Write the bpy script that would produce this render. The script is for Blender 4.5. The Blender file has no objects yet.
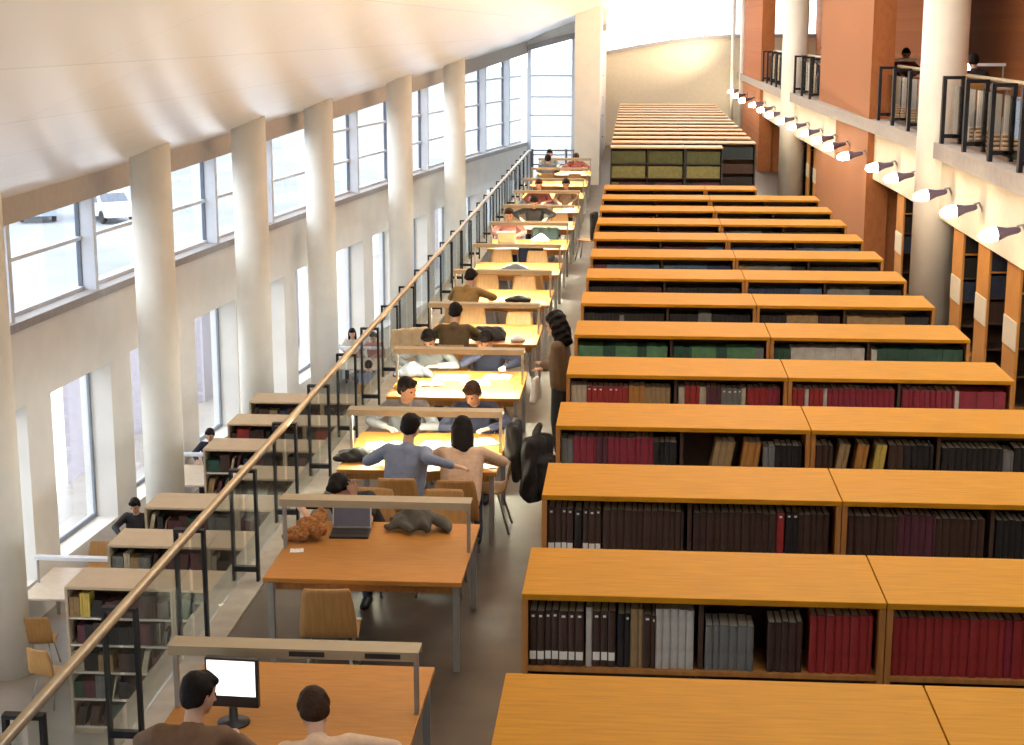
import bpy, bmesh, math, random
import numpy as np
from mathutils import Vector, Matrix, Euler
random.seed(7)
S = bpy.context.scene
COL = S.collection
R = math.radians

# ------------------------------------------------------------------ materials
MATS = {}
def mat(name, col, rough=.6, metal=0., spec=.5, noise=0., nscale=8., emit=None, estr=0., bump=0., stretch=None, col2=None):
    if name in MATS: return MATS[name]
    m = bpy.data.materials.new(name); m.use_nodes = True
    nt = m.node_tree; b = nt.nodes['Principled BSDF']
    b.inputs['Base Color'].default_value = (*col, 1)
    b.inputs['Roughness'].default_value = rough
    b.inputs['Metallic'].default_value = metal
    b.inputs['Specular IOR Level'].default_value = spec
    if noise or bump:
        tc = nt.nodes.new('ShaderNodeTexCoord'); mp = nt.nodes.new('ShaderNodeMapping')
        mp.inputs['Scale'].default_value = stretch or (1, 1, 1)
        nz = nt.nodes.new('ShaderNodeTexNoise'); nz.inputs['Scale'].default_value = nscale; nz.inputs['Detail'].default_value = 5
        nt.links.new(tc.outputs['Object'], mp.inputs[0]); nt.links.new(mp.outputs[0], nz.inputs['Vector'])
        if noise:
            cr = nt.nodes.new('ShaderNodeValToRGB')
            c2 = col2 or tuple(max(0, c * (1 - noise)) for c in col)
            cr.color_ramp.elements[0].position = .32; cr.color_ramp.elements[1].position = .68
            cr.color_ramp.elements[0].color = (*c2, 1)
            cr.color_ramp.elements[1].color = (*[min(1, c * (1 + noise * .45)) for c in col], 1)
            nt.links.new(nz.outputs[0], cr.inputs[0]); nt.links.new(cr.outputs[0], b.inputs['Base Color'])
        if bump:
            bp = nt.nodes.new('ShaderNodeBump'); bp.inputs['Strength'].default_value = bump; bp.inputs['Distance'].default_value = .02
            nt.links.new(nz.outputs[0], bp.inputs['Height']); nt.links.new(bp.outputs[0], b.inputs['Normal'])
    if emit:
        b.inputs['Emission Color'].default_value = (*emit, 1); b.inputs['Emission Strength'].default_value = estr
    MATS[name] = m
    return m

def glass_mat(name, tint, gloss=.12):
    m = bpy.data.materials.new(name); m.use_nodes = True
    nt = m.node_tree; nt.nodes.clear()
    o = nt.nodes.new('ShaderNodeOutputMaterial'); mx = nt.nodes.new('ShaderNodeMixShader')
    t = nt.nodes.new('ShaderNodeBsdfTransparent'); g = nt.nodes.new('ShaderNodeBsdfGlossy')
    lw = nt.nodes.new('ShaderNodeLayerWeight'); lw.inputs['Blend'].default_value = .25
    mm = nt.nodes.new('ShaderNodeMath'); mm.operation = 'MULTIPLY_ADD'; mm.inputs[1].default_value = gloss * 3; mm.inputs[2].default_value = gloss * .3
    t.inputs[0].default_value = (*tint, 1); g.inputs['Roughness'].default_value = .02
    nt.links.new(lw.outputs['Fresnel'], mm.inputs[0]); nt.links.new(mm.outputs[0], mx.inputs[0])
    nt.links.new(t.outputs[0], mx.inputs[1]); nt.links.new(g.outputs[0], mx.inputs[2]); nt.links.new(mx.outputs[0], o.inputs[0])
    MATS[name] = m
    return m

WOOD = mat('orange_wood', (.50, .215, .010), .6, spec=.12, noise=.16, nscale=3, stretch=(1.2, 14, 6))
WOODD = mat('wood_side', (.46, .19, .045), .5, noise=.2, nscale=3, stretch=(8, 8, 1))
BACKP = mat('bookcase_back', (.07, .035, .02), .7, noise=.2)  # inner panels and low shelves darkened to stand in for shade
TAN = mat('tan_laminate', (.55, .42, .27), .5, noise=.08, nscale=4)
DESKW = mat('desk_wood', (.47, .205, .040), .45, spec=.3, noise=.14, nscale=3, stretch=(1.5, 10, 4))
PLY = mat('chair_plywood', (.50, .27, .09), .45, noise=.15, nscale=5, stretch=(8, 1, 1))
STEEL = mat('grey_steel', (.38, .37, .35), .4, metal=.5)
BARM = mat('lamp_bar_paint', (.37, .31, .205), .5, noise=.06)
WALL = mat('white_plaster', (.80, .775, .73), .85, noise=.05, nscale=2)
COLM = mat('column_plaster', (.87, .83, .74), .75, noise=.04, nscale=3)
CONC = mat('kerb_stone', (.36, .33, .285), .7, noise=.15, nscale=6)
FLOOR = mat('floor_stone', (.080, .062, .047), .42, spec=.38, noise=.3, nscale=2.2)
FLOORL = mat('floor_lower', (.34, .30, .26), .35, noise=.15, nscale=2)
LEDGE = mat('ledge_grey', (.40, .37, .36), .6, noise=.1)
LINTEL = mat('lintel_shaded', (.46, .40, .35), .7, noise=.06)  # darker taupe puts the beam's shading into its colour
ALU = mat('pale_aluminium', (.66, .69, .75), .45, noise=.03)
DARKF = mat('dark_frame', (.12, .14, .18), .5, noise=.1)
BLACKM = mat('black_metal', (.012, .012, .016), .45, spec=.3, noise=.15)
RAILM = mat('brass_rail', (.60, .50, .34), .32, metal=.55, noise=.1)
GLASS = glass_mat('window_glass', (.96, .98, 1.0), .06)
GGLASS = glass_mat('gallery_glass', (.88, .92, .95), .28)
RGLASS = glass_mat('rail_glass', (.93, .96, .955), .10)
FASC = mat('fascia_cream', (.74, .66, .50), .7, noise=.05)
SLABM = mat('slab_edge', (.36, .325, .295), .7, noise=.1)
SEATLINE = None
BLACKP = mat('black_plastic', (.02, .02, .022), .45, noise=.1)
LENS = mat('flood_lens', (1, .95, .85), .3, emit=(1.0, .80, .55), estr=60)
PURP = mat('flood_housing', (.16, .12, .2), .35, metal=.4, noise=.1)
PAPER = mat('white_paper', (.86, .86, .84), .8, noise=.04)
SKIN = mat('skin', (.56, .34, .23), .55, noise=.08, nscale=20)
HAIR = mat('dark_hair', (.012, .009, .008), .6, spec=.15, noise=.4, nscale=60)
HAIRB = mat('brown_hair', (.045, .022, .012), .6, spec=.15, noise=.4, nscale=60)
TUBE = mat('lit_tube', (1, 1, .95), .4, emit=(1.0, .98, .72), estr=270)
TUBEOFF = mat('unlit_tube', (.8, .8, .75), .4, noise=.03)
SCREEN = mat('lit_screen', (.9, .9, .9), .3, emit=(.92, .9, .95), estr=.85)
DSCREEN = mat('dim_screen', (.05, .045, .05), .35, spec=.2, noise=.25, nscale=6, emit=(.25, .22, .25), estr=.12)
SILV = mat('silver_shell', (.50, .51, .53), .4, noise=.03)

def brick_mat():
    m = bpy.data.materials.new('brick'); m.use_nodes = True
    nt = m.node_tree; b = nt.nodes['Principled BSDF']; b.inputs['Roughness'].default_value = .85
    tc = nt.nodes.new('ShaderNodeTexCoord'); mp = nt.nodes.new('ShaderNodeMapping')
    mp.inputs['Rotation'].default_value = (R(90), 0, R(90))
    bt = nt.nodes.new('ShaderNodeTexBrick'); bt.inputs['Scale'].default_value = 4.2
    bt.inputs['Color1'].default_value = (.42, .145, .04, 1); bt.inputs['Color2'].default_value = (.37, .12, .034, 1)
    bt.inputs['Mortar'].default_value = (.40, .16, .06, 1); bt.inputs['Mortar Size'].default_value = .012
    nt.links.new(tc.outputs['Object'], mp.inputs[0]); nt.links.new(mp.outputs[0], bt.inputs['Vector'])
    nt.links.new(bt.outputs[0], b.inputs['Base Color'])
    return m
BRICK = brick_mat()

def ceiling_mat():
    m = bpy.data.materials.new('ceiling_boards'); m.use_nodes = True
    nt = m.node_tree; b = nt.nodes['Principled BSDF']; b.inputs['Roughness'].default_value = .22
    tc = nt.nodes.new('ShaderNodeTexCoord'); mp = nt.nodes.new('ShaderNodeMapping')
    mp.inputs['Rotation'].default_value = (0, 0, R(90))
    bt = nt.nodes.new('ShaderNodeTexBrick'); bt.inputs['Scale'].default_value = .45
    bt.inputs['Color1'].default_value = (.88, .82, .74, 1); bt.inputs['Color2'].default_value = (.85, .79, .71, 1)
    bt.inputs['Mortar'].default_value = (.74, .68, .60, 1); bt.inputs['Mortar Size'].default_value = .004
    bt.inputs['Brick Width'].default_value = 1.6; bt.inputs['Row Height'].default_value = .55
    nt.links.new(tc.outputs['Object'], mp.inputs[0]); nt.links.new(mp.outputs[0], bt.inputs['Vector'])
    nt.links.new(bt.outputs[0], b.inputs['Base Color'])
    return m
CEIL = ceiling_mat(); CEIL.node_tree.nodes['Principled BSDF'].inputs['Specular IOR Level'].default_value = .7

# ------------------------------------------------------------------ mesh helpers
class MB:
    """collects boxes, tubes, hulls into one mesh"""
    def __init__(s): s.bm = bmesh.new(); s.mi = 0
    def box(s, x0, x1, y0, y1, z0, z1, mi=None):
        vs = [s.bm.verts.new(p) for p in ((x0,y0,z0),(x1,y0,z0),(x1,y1,z0),(x0,y1,z0),(x0,y0,z1),(x1,y0,z1),(x1,y1,z1),(x0,y1,z1))]
        for f in ((3,2,1,0),(4,5,6,7),(0,1,5,4),(1,2,6,5),(2,3,7,6),(3,0,4,7)):
            fc = s.bm.faces.new([vs[i] for i in f]); fc.material_index = s.mi if mi is None else mi
        return s
    def hexa(s, pts, mi=None):
        vs = [s.bm.verts.new(p) for p in pts]
        for f in ((3,2,1,0),(4,5,6,7),(0,1,5,4),(1,2,6,5),(2,3,7,6),(3,0,4,7)):
            fc = s.bm.faces.new([vs[i] for i in f]); fc.material_index = s.mi if mi is None else mi
        return s
    def tube(s, p, r, n=10, r2=None, cap=True):
        p = [Vector(q) for q in p]; rings = []
        up = None
        for i, q in enumerate(p):
            d = (p[min(i+1, len(p)-1)] - p[max(i-1, 0)]).normalized()
            if up is None or abs(up.dot(d)) > .98: up = Vector((0,0,1)) if abs(d.z) < .9 else Vector((1,0,0))
            a = d.cross(up).normalized(); b = d.cross(a)
            rr = r if r2 is None else r + (r2 - r) * i / (len(p) - 1)
            rings.append([s.bm.verts.new(q + a * math.cos(t) * rr + b * math.sin(t) * rr) for t in [2*math.pi*k/n for k in range(n)]])
        for u, v in zip(rings, rings[1:]):
            for k in range(n): 
                f = s.bm.faces.new((u[k], u[(k+1)%n], v[(k+1)%n], v[k])); f.smooth = True; f.material_index = s.mi
        if cap:
            for f in (s.bm.faces.new(rings[0][::-1]), s.bm.faces.new(rings[-1])): f.material_index = s.mi
        return s
    def lathe(s, prof, n=24, c=(0,0,0), axis=None):
        """prof: list (r,z); revolve round z then rotate axis"""
        M = Matrix.Translation(c) @ (axis.to_4x4() if axis else Matrix.Identity(4))
        rings = []
        for r, z in prof:
            rings.append([s.bm.verts.new(M @ Vector((r*math.cos(2*math.pi*k/n), r*math.sin(2*math.pi*k/n), z))) for k in range(n)])
        for u, v in zip(rings, rings[1:]):
            for k in range(n):
                f = s.bm.faces.new((u[k], u[(k+1)%n], v[(k+1)%n], v[k])); f.smooth = True; f.material_index = s.mi
        s.bm.faces.new(rings[0][::-1]).material_index = s.mi; s.bm.faces.new(rings[-1]).material_index = s.mi
        return s
    def strip(s, fx, Ys, zlo, zhi, inner, outer):
        """a wall following plan curve fx(Y): x from fx+outer to fx+inner, z given by functions of (X)"""
        prev = None
        for Y in Ys:
            x = fx(Y); xi, xo = x + inner, x + outer
            q = [s.bm.verts.new(v) for v in ((xo,Y,zlo(x)),(xi,Y,zlo(x)),(xi,Y,zhi(x)),(xo,Y,zhi(x)))]
            if prev:
                for k in range(4): s.bm.faces.new((prev[k], prev[(k+1)%4], q[(k+1)%4], q[k]))
            else: s.bm.faces.new(q[::-1])
            prev = q
        s.bm.faces.new(prev)
        return s
    def build(s, name, m, parent=None, smooth=False, bevel=0.):
        bmesh.ops.recalc_face_normals(s.bm, faces=s.bm.faces)
        if bevel:
            bmesh.ops.bevel(s.bm, geom=list(s.bm.edges), offset=bevel, segments=2, affect='EDGES', profile=.5)
        me = bpy.data.meshes.new(name); s.bm.to_mesh(me); s.bm.free()
        for x in (m if isinstance(m, (list, tuple)) else [m]): me.materials.append(x)
        if smooth: me.shade_smooth()
        o = bpy.data.objects.new(name, me); COL.objects.link(o)
        if parent: o.parent = parent
        return o

def tag(o, label, cat, group=None, kind=None):
    if label: o['label'] = label
    if cat: o['category'] = cat
    if group: o['group'] = group
    if kind: o['kind'] = kind
    return o
def struct(o): o['kind'] = 'structure'; return o
def empty(name, loc=(0,0,0), rz=0.):
    o = bpy.data.objects.new(name, None); COL.objects.link(o); o.location = loc; o.rotation_euler = (0,0,rz); o.empty_display_size = .1
    return o
def copy_tree(o, parent=None):
    c = o.copy(); COL.objects.link(c); c.parent = parent
    for ch in o.children: copy_tree(ch, c)
    return c
def place(o, loc, rz=0.): o.location = loc; o.rotation_euler = (0,0,rz); return o
def lerp_tab(tab):
    xs = [a for a, _ in tab]; ys = [b for _, b in tab]
    return lambda v: float(np.interp(v, xs, ys))
ORD = ('first second third fourth fifth sixth seventh eighth ninth tenth eleventh twelfth thirteenth fourteenth fifteenth sixteenth seventeenth '
       'eighteenth nineteenth twentieth twenty-first twenty-second twenty-third twenty-fourth twenty-fifth twenty-sixth twenty-seventh twenty-eighth').split()
def frange(a, b, st):
    n = max(1, int(round((b - a) / st))); return [a + (b - a) * i / n for i in range(n + 1)]

# ------------------------------------------------------------------ building shell
XW = lambda Y: -9.1 + .06*(Y-22) + .0016*(Y-22)**2 if Y > 3.25 else -9.1 + .06*(-18.75) + .0016*18.75**2   # glazed wall, curved in plan
XR = lerp_tab([(-5,4.92),(30,4.9),(40,4.66),(50,4.5),(60,4.45),(80,4.45)])
CZ = lambda X: 2.52 + .40*(X + 9.06)          # sloping ceiling
LZ = lambda X: 2.18 + .385*(X + 8.95)         # window head
ZL = -4.0                                     # lower reading room floor
K = lambda c: (lambda x: c)

struct(MB().box(-3.28, 10.6, -4, 70.5, -.35, 0).build('floor', FLOOR))
struct(MB().box(-3.70, -3.285, -4, 52.6, -.40, .012).build('floor_kerb', CONC))
struct(MB().box(-11.2, -3.0, -4, 62.5, ZL-.3, ZL).build('floor_lower', FLOORL))
struct(MB().box(-3.6, 10.6, 52.65, 62.4, -.42, -.36).build('trim_9', CONC))

WIN0, WP, WWID = 17.15, 3.26, 2.38
wins = [(WIN0 + WP*i, WIN0 + WP*i + WWID) for i in range(-2, 14)]
wl = MB()
wl.strip(XW, frange(6, 62.3, 1.2), K(-.62), K(.57), 0, -.55)
wl.strip(XW, frange(6, 62.3, 1.2), K(ZL), K(-3.36), 0, -.55)
prev = 6
for a, b in wins + [(62.3, 63)]:
    if a > prev: wl.strip(XW, frange(prev, min(a, 62.3), .6), K(-3.36), K(-.62), 0, -.55)
    prev = b
struct(wl.build('wall_left', WALL))
struct(MB().strip(XW, frange(6, 62.3, 1.), K(.55), K(.68), .05, -.6).build('trim_1', LEDGE))
struct(MB().strip(XW, frange(6, 62.3, 1.), LZ, lambda x: CZ(x)+.05, .02, -.35).build('trim_2', LINTEL))
n = 0
for a, b in wins:
    if b > 62: continue
    n += 1
    fr = MB()
    for Y0, Y1 in ((a, a+.05), (b-.06, b)): fr.strip(XW, [Y0, Y1], K(-3.36), K(-.62), -.37, -.41)
    for z0, z1 in ((-3.36, -3.28), (-.70, -.62)): fr.strip(XW, frange(a+.07, b-.09, .8), K(z0), K(z1), -.37, -.41)
    w = struct(fr.build('window_%d' % n, mat('mid_frame', (.22, .25, .30), .5, noise=.1)))
    MB().strip(XW, frange(a+.07, b-.09, .8), K(-3.28), K(-.70), -.39, -.40).build('pane', GLASS, w)
    # outer stone pier seen through each lower window
    struct(MB().strip(XW, [a+.8, a+1.45], K(ZL-.5), K(-.3), -2.6, -3.1).build('column_%d' % (20+n), mat('outer_pier', (.40, .36, .40), .8, noise=.1)))
mull = [6.3, 9.6, 12.9, 16.2, 19.4, 22.6, 25.75, 28.75, 31.75, 35.3, 38.7, 42.1, 45.6, 49.2, 52.8, 56.3, 59.6, 62.1]
for a, b in zip(mull, mull[1:]):
    n += 1
    fr = MB().strip(XW, [a-.06, a+.06], K(.68), LZ, -.02, -.32)
    for z in (1.54, 2.36, 3.18):
        if LZ(XW((a+b)/2)) > z + .25: fr.strip(XW, frange(a+.06, b-.06, 1.), K(z-.03), K(z+.03), -.22, -.31)
    fr.strip(XW, frange(a+.06, b-.06, 1.), K(.68), K(.74), -.22, -.31)
    w = struct(fr.build('window_%d' % n, ALU))
    MB().strip(XW, [a-.085, a-.0605], K(.68), LZ, -.24, -.31).build('gasket', DARKF, w)
    MB().strip(XW, frange(a+.06, b-.06, 1.), K(.74), LZ, -.265, -.275).build('pane', GLASS, w)

# sloping ceiling over the glazed side
bm = MB(); rows = []
for Y in frange(-4, 70.5, 1.5):
    xa = XW(min(Y, 62.3)) - .4
    rows.append([bm.bm.verts.new((xa + (1.0 - xa)*t/8, Y, CZ(xa + (1.0 - xa)*t/8))) for t in range(9)])
top = []
for r in rows: top.append([bm.bm.verts.new(v.co + Vector((0,0,.2))) for v in r])
for A, flip in ((rows, 0), (top, 1)):
    for u, v in zip(A, A[1:]):
        for k in range(8): bm.bm.faces.new((u[k], u[k+1], v[k+1], v[k]))
struct(bm.build('ceiling', CEIL))

# round columns along the glazed wall (base on the lower floor, head cut by the ceiling)
for i, (x, y, r) in enumerate([(-8.74,20.7,.34),(-7.96,26.0,.335),(-7.58,31.3,.34),(-7.26,36.8,.335),(-6.28,43.0,.335),(-5.5,49.3,.33)]):
    b = MB(); ns = 32
    lo = []; hi = []
    for k in range(ns):
        t = 2*math.pi*k/ns; px, py = x + r*math.cos(t), y + r*math.sin(t)
        lo.append(b.bm.verts.new((px, py, ZL))); hi.append(b.bm.verts.new((px, py, CZ(px)+.02)))
    for k in range(ns): b.bm.faces.new((lo[k], lo[(k+1)%ns], hi[(k+1)%ns], hi[k])).smooth = True
    b.bm.faces.new(hi); b.bm.faces.new(lo[::-1])
    struct(b.build('column_%d' % (i+1), COLM))

# end of the glazed side: return window behind the end rail, square pier, then the far wall
ew = MB()
xs = [-4.05, -3.2, -2.35]
hz = lambda x: 4.2 + .26*(x + 3.82)
for x in xs: ew.hexa([(x-.07,62.0,-4),(x+.07,62.0,-4),(x+.07,62.2,-4),(x-.07,62.2,-4),(x-.07,62.0,hz(x-.07)),(x+.07,62.0,hz(x+.07)),(x+.07,62.2,hz(x+.07)),(x-.07,62.2,hz(x-.07))]) if x != -3.2 else None
for z in (-2.4, -1.2, 0.2, .9, 1.7, 2.4, 3.2): ew.box(xs[0], -1.2, 62.03, 62.12, z-.03, z+.03)
w = struct(ew.build('window_40', ALU))
MB().hexa([(-4.05,62.07,-4),(-1.2,62.07,-4),(-1.2,62.08,-4),(-4.05,62.08,-4),(-4.05,62.07,hz(-4.05)),(-1.2,62.07,hz(-1.2)),(-1.2,62.08,hz(-1.2)),(-4.05,62.08,hz(-4.05))]).build('pane', GLASS, w)
struct(MB().hexa([(-4.1,61.9,hz(-4.1)),(-1.1,61.9,hz(-1.1)),(-1.1,62.3,hz(-1.1)),(-4.1,62.3,hz(-4.1)),(-4.1,61.9,hz(-4.1)+.22),(-1.1,61.9,hz(-1.1)+.22),(-1.1,62.3,hz(-1.1)+.22),(-4.1,62.3,hz(-4.1)+.22)]).build('trim_3', LEDGE))
struct(MB().hexa([(-4.7,62.0,hz(-4.7)+.2),(-1.1,62.0,hz(-1.1)+.2),(-1.1,62.3,hz(-1.1)+.2),(-4.7,62.3,hz(-4.7)+.2),(-4.7,62.0,6.6),(-1.1,62.0,6.6),(-1.1,62.3,6.6),(-4.7,62.3,6.6)]).build('wall_return', WALL))
struct(MB().box(-1.93, -1.12, 51.9, 52.7, -.35, 6.2).build('column_7', COLM))
struct(MB().box(-1.45, -1.25, 52.7, 70.2, -.35, 6.6).build('wall_far_left', WALL))
SZ = [(-1.3, 3.86), (0, 4.10), (1.4, 4.33), (2.8, 4.49), (4.3, 4.58), (10.6, 4.6)]
fw = MB(); tr = MB()
for (xa, za), (xb, zb) in zip(SZ, SZ[1:]):
    fw.hexa([(xa,70,-.3),(xb,70,-.3),(xb,70.3,-.3),(xa,70.3,-.3),(xa,70,za),(xb,70,zb),(xb,70.3,zb),(xa,70.3,za)])
    tr.hexa([(xa,69.9,za),(xb,69.9,zb),(xb,70.35,zb),(xa,70.35,za),(xa,69.9,za+.16),(xb,69.9,zb+.16),(xb,70.35,zb+.16),(xa,70.35,za+.16)])
struct(fw.build('wall_far', FASC)); struct(tr.build('trim_4', LEDGE))
ef = MB()
for x in (-1.3, .1, 1.5, 2.9, 4.2): ef.box(x-.03, x+.03, 70.05, 70.15, 3.9, 6.8)
ef.box(-1.3, 4.9, 70.05, 70.15, 6.7, 6.8)
w = struct(ef.build('window_41', ALU)); MB().box(-1.3, 4.9, 70.09, 70.1, 4.0, 6.75).build('pane', GLASS, w)
# pale posts at the far right corner
for i, (x, r) in enumerate(((4.05, .07), (4.38, .10))):
    struct(MB().lathe([(r, 0), (r, 6.6)], 16, (x, 68.9 - i*1.2, 0)).build('column_%d' % (8+i), COLM))

# right side: fascia beam, upper floor slab, brick piers, pillars
YY = frange(-4, 70, 2)
struct(MB().strip(XR, YY, K(1.95), K(2.9), .35, 0).build('trim_5', FASC))
struct(MB().strip(XR, YY, K(2.9), K(3.15), 5.8, -.14).build('floor_upper', SLABM))
for i, (a, b, x0) in enumerate([(33.0, 42.0, 4.70), (57.3, 66.5, 4.36)]):
    struct(MB().box(x0, x0+.45, a, b, 0, 7.2).build('wall_pier_%d' % (i+1), BRICK))
    struct(MB().box(x0+.45, 10.4, a+.1, a+.35, 0, 2.9).build('wall_brick_%d' % (i+1), BRICK))
for i, (x, y) in enumerate([(4.92, 26.5), (4.55, 47.2)]):
    struct(MB().lathe([(.365, 0), (.365, 7.0)], 32, (x, y, 0)).build('column_%d' % (10+i), COLM))
struct(MB().box(7.6, 7.8, -4, 70.3, 3.15, 7.4).build('wall_upper', BRICK))
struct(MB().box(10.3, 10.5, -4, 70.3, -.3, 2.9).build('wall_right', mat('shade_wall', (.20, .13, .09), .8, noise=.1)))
struct(MB().box(3.25, 10.5, -4, 70.4, 7.2, 7.4).build('ceiling_upper', WALL))
struct(MB().box(-11, 10.5, -4.2, -4.0, -4.3, 7.4).build('wall_light_block', WALL))  # unseen wall, added to keep daylight off the bookcase fronts
struct(MB().box(-3.3, 4.75, -4, -.6, 2.85, 3.15).build('floor_gallery', SLABM))
# unseen skylight added over the stacks to light the bookcase tops
rf = MB()
for Y in frange(-4, 70, 3.7): rf.box(.98, 3.3, Y-.06, Y+.06, 6.9, 7.15)
rf.box(.98, 1.1, -4, 70.3, 6.5, 7.15); rf.box(3.2, 3.3, -4, 70.3, 6.9, 7.3)
w = struct(rf.build('window_42', ALU)); MB().box(1.0, 3.25, -4, 70.2, 7.05, 7.06).build('pane', GLASS, w)

# ------------------------------------------------------------------ outdoors
struct(MB().box(-320, 120, -60, 420, -4.7, -4.5).build('ground', mat('pale_paving', (.26, .27, .29), .9, noise=.2, nscale=.15)))
struct(MB().box(-17, -10.9, 0, 75, -4.52, -4.44).build('reflector_strip', mat('reflector_pale', (.78,.77,.75), .9, noise=.06)))  # added pale strip, whitens the lower windows and throws light upward
def make_car(name, label, loc, rz, col):
    c = empty(name, loc, rz); tag(c, label, 'car', 'cars parked outside the upper windows')
    b = MB(); prof = [(-2.1,.35),(-2.15,.75),(-1.9,.92),(-1.2,.98),(-.6,1.42),(.8,1.45),(1.5,1.0),(2.05,.9),(2.15,.6),(2.1,.35)]
    L = [b.bm.verts.new((-.85 + (.14 if z > 1.1 else 0), y, z)) for y, z in prof]; Q = [b.bm.verts.new((.85 - (.14 if z > 1.1 else 0), y, z)) for y, z in prof]
    for k in range(len(prof)): 
        k2 = (k+1) % len(prof); b.bm.faces.new((L[k], L[k2], Q[k2], Q[k]))
    b.bm.faces.new(L[::-1]); b.bm.faces.new(Q)
    b.build('car_body', mat('car_paint_'+name+str(col), col, .3, noise=.02), c)
    MB().hexa([(-.72,-1.12,1.02),(.72,-1.12,1.02),(.66,-.62,1.40),(-.66,-.62,1.40),(-.72,-1.16,1.04),(.72,-1.16,1.04),(.66,-.66,1.43),(-.66,-.66,1.43)]).build('windscreen', DARKF, c)
    for s in (-1, 1): MB().hexa([(s*.83,-.9,1.0),(s*.83,1.2,1.0),(s*.74,.7,1.38),(s*.74,-.5,1.38),(s*.86,-.9,1.0),(s*.86,1.2,1.0),(s*.77,.7,1.38),(s*.77,-.5,1.38)]).build('side_window', DARKF, c)
    for sx in (-1, 1):
        for y in (-1.35, 1.35): MB().lathe([(.32,-.1),(.34,0),(.32,.1)], 20, (sx*.78, y, .34), Matrix.Rotation(R(90), 3, 'Y')).build('wheel', BLACKP, c)
make_car('car', 'pale blue car seen end-on outside the leftmost upper window', (-30.3, 79.2, -4.5), R(25), (.35, .42, .55))
make_car('car', 'white car parked outside, nearer the first window mullion', (-26.5, 79.0, -4.5), R(40), (.75, .76, .78))
ob = MB().box(-75, -60, 95, 190, -4.5, 5).build('building', mat('outer_building', (.55, .56, .58), .8, noise=.05, nscale=.3))
tag(ob, 'pale low building across the street outside the windows', 'building')
ow = MB()
for k in range(12): ow.box(-59.98, -59.9, 98+k*7.5, 102+k*7.5, -1.5, 1.5)
ow.build('facade_glazing', mat('facade_glass', (.32, .36, .42), .3, noise=.1), ob)

# ------------------------------------------------------------------ bookcases
PER, Y0, XL, DEP, UW = 1.839, 7.97, -.553, .778, 1.899
def make_bookcase(wtop, wside, bays=2, uw=UW, dep=DEP, h=2.0, lv=(.10, .48, .85, 1.22, 1.585), name='bookcase', shm=None):
    r = empty(name)
    t = .032
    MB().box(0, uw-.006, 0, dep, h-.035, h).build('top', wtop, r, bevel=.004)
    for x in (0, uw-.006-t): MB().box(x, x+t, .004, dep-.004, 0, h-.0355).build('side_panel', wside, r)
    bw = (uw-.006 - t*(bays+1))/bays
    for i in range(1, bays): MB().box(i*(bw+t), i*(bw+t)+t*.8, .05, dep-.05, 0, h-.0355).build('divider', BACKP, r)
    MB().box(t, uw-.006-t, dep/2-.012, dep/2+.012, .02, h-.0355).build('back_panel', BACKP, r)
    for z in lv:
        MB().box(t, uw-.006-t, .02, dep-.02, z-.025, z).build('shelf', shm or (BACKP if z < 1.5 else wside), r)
    MB().box(t, uw-.006-t, .03, dep-.03, 0, .07).build('plinth', wside, r)
    return r
ROWN = ['nearest', 'second', 'third', 'fourth', 'fifth', 'sixth', 'seventh', 'eighth', 'ninth', 'tenth', 'eleventh', 'twelfth', 'thirteenth', 'fourteenth']
proto = make_bookcase(WOOD, WOODD)
first = True
for k in range(-1, 13):
    for u in range(2):
        if k == 12 and u == 1: continue
        o = proto if first else copy_tree(proto); first = False
        place(o, (XL + u*UW, Y0 + PER*k, 0))
        nm = 'nearest, mostly cut off' if k < 0 else ROWN[k+1]
        if k == 12: lb = 'orange wood bookcase unit ending the near block, front of the far gap'
        elif k == -1: lb = '%s bookcase along the bottom edge with only its orange top showing' % ('left-end' if u == 0 else 'right-end')
        else: lb = 'orange-topped double-sided bookcase, %s unit of the %s row counted from the camera' % (('aisle-side', 'wall-side')[u], ROWN[k+1])
        tag(o, lb, 'bookcase', 'orange bookcases in the near block')
o = make_bookcase(WOOD, WOODD, 1, .95); place(o, (XL + UW, Y0 + PER*12, 0))
tag(o, 'short single-bay bookcase at the wall end of the near block\'s last row', 'bookcase', 'orange bookcases in the near block')
# far block
FW = mat('far_wood', (.62, .40, .20), .5, noise=.1, nscale=3)
FD = mat('far_black', (.03, .03, .028), .6, noise=.1)
pf = make_bookcase(FW, FD)
FY = [41.0] + [42.75 + PER*i for i in range(13)]
first = True
for i, y in enumerate(FY):
    for u in range(2):
        if i == 0 and u == 1: continue
        o = pf if first else copy_tree(pf); first = False
        place(o, (-.60 + u*UW, y, 0))
        lb = 'black-framed bookcase full of olive binders facing the gap, aisle-side unit' if i == 0 else \
             'pale-topped bookcase in the far block, %s unit of its %s row' % (('aisle-side', 'wall-side')[u], ROWN[i])
        tag(o, lb, 'bookcase', 'bookcases in the far block')
o = make_bookcase(FW, FD, 1, .95); place(o, (-.60 + UW, 41.0, 0))
tag(o, 'single-bay black-framed bookcase with olive binders, beside the dark cabinet bay', 'bookcase', 'bookcases in the far block')
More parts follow.
